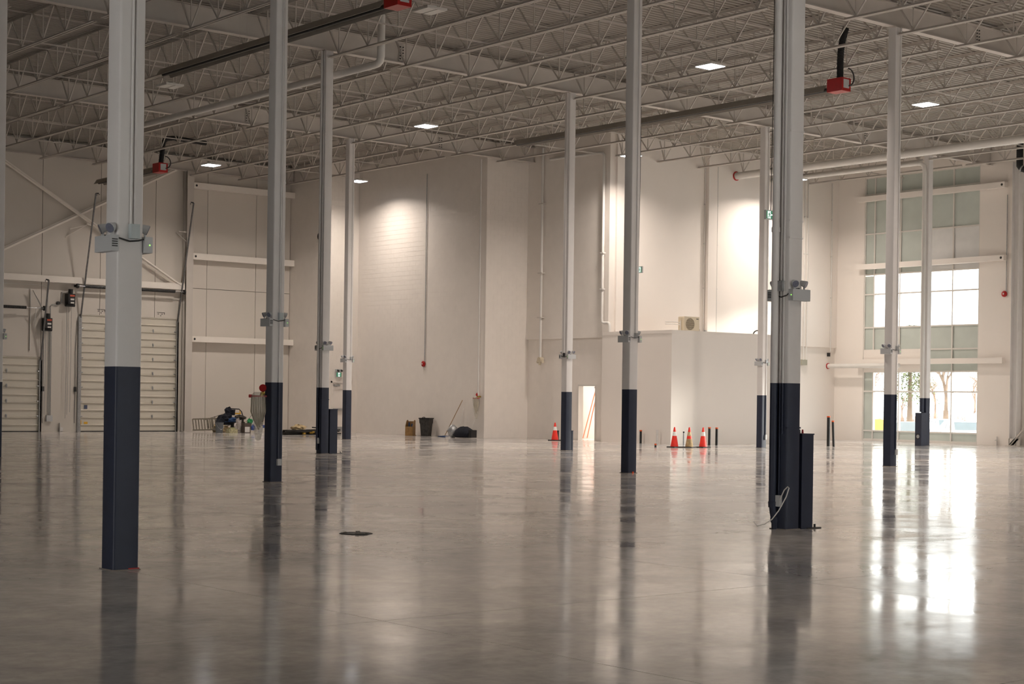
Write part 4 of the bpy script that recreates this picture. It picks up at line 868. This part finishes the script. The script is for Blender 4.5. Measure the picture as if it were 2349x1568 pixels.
# ------------------------------------------------------------------ outside
GZ = -.65
MB().box(XW+.35, 190, -60, 130, GZ-.2, GZ).build('ground', ASPH, kind='structure', label='pale parking lot outside the windows')
def car(x, y, rz, label):
    o = thing('parked_car', label, 'car', (x, y, GZ), rz, group='white cars outside the windows')
    side = [(-2.2, .35), (-2.25, .75), (-1.9, .92), (-1.0, 1.0), (-.45, 1.42), (.9, 1.46), (1.75, 1.02), (2.2, .92), (2.25, .4), (1.9, .25), (-1.9, .25)]
    bb = MB(); n = len(side)
    for yy, k in ((-.88, 1), (-.80, 1.0), (.80, 1.0), (.88, 1)): 
        for (a, z) in side:
            tum = 1.0 if z < 1.0 else (1.0 - (z-1.0)*.35)
            bb.v.append((a, yy*tum, z))
    for i in range(3):
        for j in range(n): bb.f.append((i*n+j, i*n+(j+1) % n, (i+1)*n+(j+1) % n, (i+1)*n+j))
    bb.f += [tuple(range(n))[::-1], tuple(range(3*n, 4*n))]
    bb.build('body', CAR, o)
    MB().quad((-.98, -.70, 1.03), (-.98, .70, 1.03), (-.50, .62, 1.41), (-.50, -.62, 1.41)).build('windscreen', GLASSD, o)
    MB().quad((1.70, -.70, 1.06), (1.70, .70, 1.06), (.96, .62, 1.45), (.96, -.62, 1.45)).build('rear_window', GLASSD, o)
    for s in (-1, 1):
        MB().quad((-.75, .895*s, 1.02), (.15, .895*s, 1.02), (.15, .77*s, 1.40), (-.38, .77*s, 1.40)).build('side_window', GLASSD, o)
        MB().quad((.22, .895*s, 1.02), (1.35, .895*s, 1.05), (.85, .77*s, 1.41), (.22, .77*s, 1.40)).build('side_window', GLASSD, o)
        for a in (-1.4, 1.4): MB().cyl((a, .72*s, .33), (a, .90*s, .33), .33, 18).build('wheel', RUBBER, o)
        MB().cb((2.22, .62*s, .80), (.08, .36, .14)).build('tail_light', RED, o); MB().cb((-2.2, .62*s, .72), (.1, .34, .12)).build('head_light', REFL, o)
        MB().cb((-.72, .98*s, 1.06), (.12, .18, .12)).build('mirror', CAR, o)
car(61.5, 34.0, .87, 'white car facing the window behind the right panes'); car(54.9, 32.0, 3.6, 'white car seen from behind with a red tail light'); car(69.1, 40.4, .9, 'white car in the second row behind the right panes'); car(71.3, 46.5, 2.6, 'white car far back between the two window columns'); car(66.5, 35.0, .8, 'white car at the far right of the second row')
o = thing('salt_bin', 'yellow outdoor bin topped with snow', 'bin', (56.4, 35.4, GZ), .6); MB().box(-.9, .9, -.6, .6, 0, 1.5).build('body', mat('pale_yellow_bin', (.75, .5, .14), .6), o); MB().blob((0, 0, 1.6), (.95, .65, .25), 14, 7, .1).build('snow_cap', SNOW, o)
for k, (x, y, rx_, ry_) in enumerate(((79.3, 44.0, 2.6, 1.6), (82, 37, 3, 2), (74.0, 54.5, 3, 2))): MB().blob((x, y, GZ+.3), (rx_, ry_, 2.2), 18, 8, .15).build('snow_bank', SNOW, label='snow bank behind the parked cars, ' + ('middle', 'right', 'left')[k] + ' one', cat='snow bank')
def tree(x, y, h, label, spread=.5, depth=5, m=BARK, seed=1, r0=.16):
    rnd = random.Random(seed); bb = MB()
    o = thing('bare_tree', label, 'tree', (x, y, GZ), group='bare trees beyond the cars')
    tr = MB(); tr.cyl((0, 0, 0), (.05, 0, h*.32), r0, 8, r0*.75).build('trunk', m, o, True)
    def grow(p, d, L, r, k):
        q = p + d*L; bb.cyl(tuple(p), tuple(q), r, 4, r*.65, cap=False)
        if k == 0: return
        for _ in range(3 if k > 1 else 4):
            nd = (d + Vector((rnd.uniform(-1, 1), rnd.uniform(-1, 1), rnd.uniform(-.2, .7)))*spread*1.3).normalized()
            grow(p + d*L*rnd.uniform(.55, 1), nd, L*rnd.uniform(.6, .8), r*.6, k-1)
    grow(Vector((.05, 0, h*.30)), Vector((0, 0, 1)), h*.24, r0*.7, depth)
    o2 = bb.build('branches', m, o); o2['kind'] = 'stuff'
tree(73.1, 43.4, 6.0, 'bare tree with a thick trunk between the window columns', seed=3, r0=.2, depth=5)
for k, (x, y, h) in enumerate(((89, 64, 4.8), (92, 62, 5.2), (95, 60, 5), (98, 57, 5.4), (101, 54, 5), (90, 68, 5.2), (94, 65, 5.6), (97, 62.5, 5.4), (100, 60, 5.6), (103, 57, 5.2), (91, 60, 4), (96, 56.5, 4))):
    tree(x, y, h, 'bare brown tree in the far thicket beyond the parked cars', .62, 5, TWIG, 11+k, .13)
o = thing('evergreen_tree', 'large evergreen tree outside the left windows', 'tree', (75.9, 48.0, GZ)); MB().cyl((0, 0, 0), (0, 0, 6.5), .2, 8, .05).build('trunk', BARK, o)
bb = MB(); rnd = random.Random(5)
for k in range(5200):
    t = rnd.random()**.7; z = 2.5 + 4.6*t; R = (1-t)*1.9 + .2; a = rnd.uniform(0, 2*PI); r = R*rnd.uniform(.35, 1)
    c = Vector((r*math.cos(a), r*math.sin(a), z - .25*r)); d = Vector((math.cos(a)+rnd.uniform(-.5, .5), math.sin(a)+rnd.uniform(-.5, .5), rnd.uniform(-.5, .3))).normalized()*rnd.uniform(.2, .45); n_ = d.cross(Vector((0, 0, 1))).normalized()*.06
    bb.add([c-n_, c+n_, c+d], [(0, 1, 2)])
link('needles', bb.mesh('needles', NEEDLE, fix=False), o, kind='stuff')
o = thing('hedge', 'row of dry brown hedge behind the parked cars', 'hedge', (0, 0, GZ)); bb = MB()
for k in range(2600):
    t = rnd.random(); x = 83 + 13*t + rnd.uniform(-1, 1); y = 62 - 12*t + rnd.uniform(-.6, .6); c = Vector((x, y, rnd.uniform(0, .6))); d = Vector((rnd.uniform(-.35, .35), rnd.uniform(-.35, .35), rnd.uniform(.4, 1.3)))
    bb.cyl(tuple(c), tuple(c+d), .018, 3, .008, cap=False)
link('twigs', bb.mesh('twigs', TWIG, fix=False), o, kind='stuff')
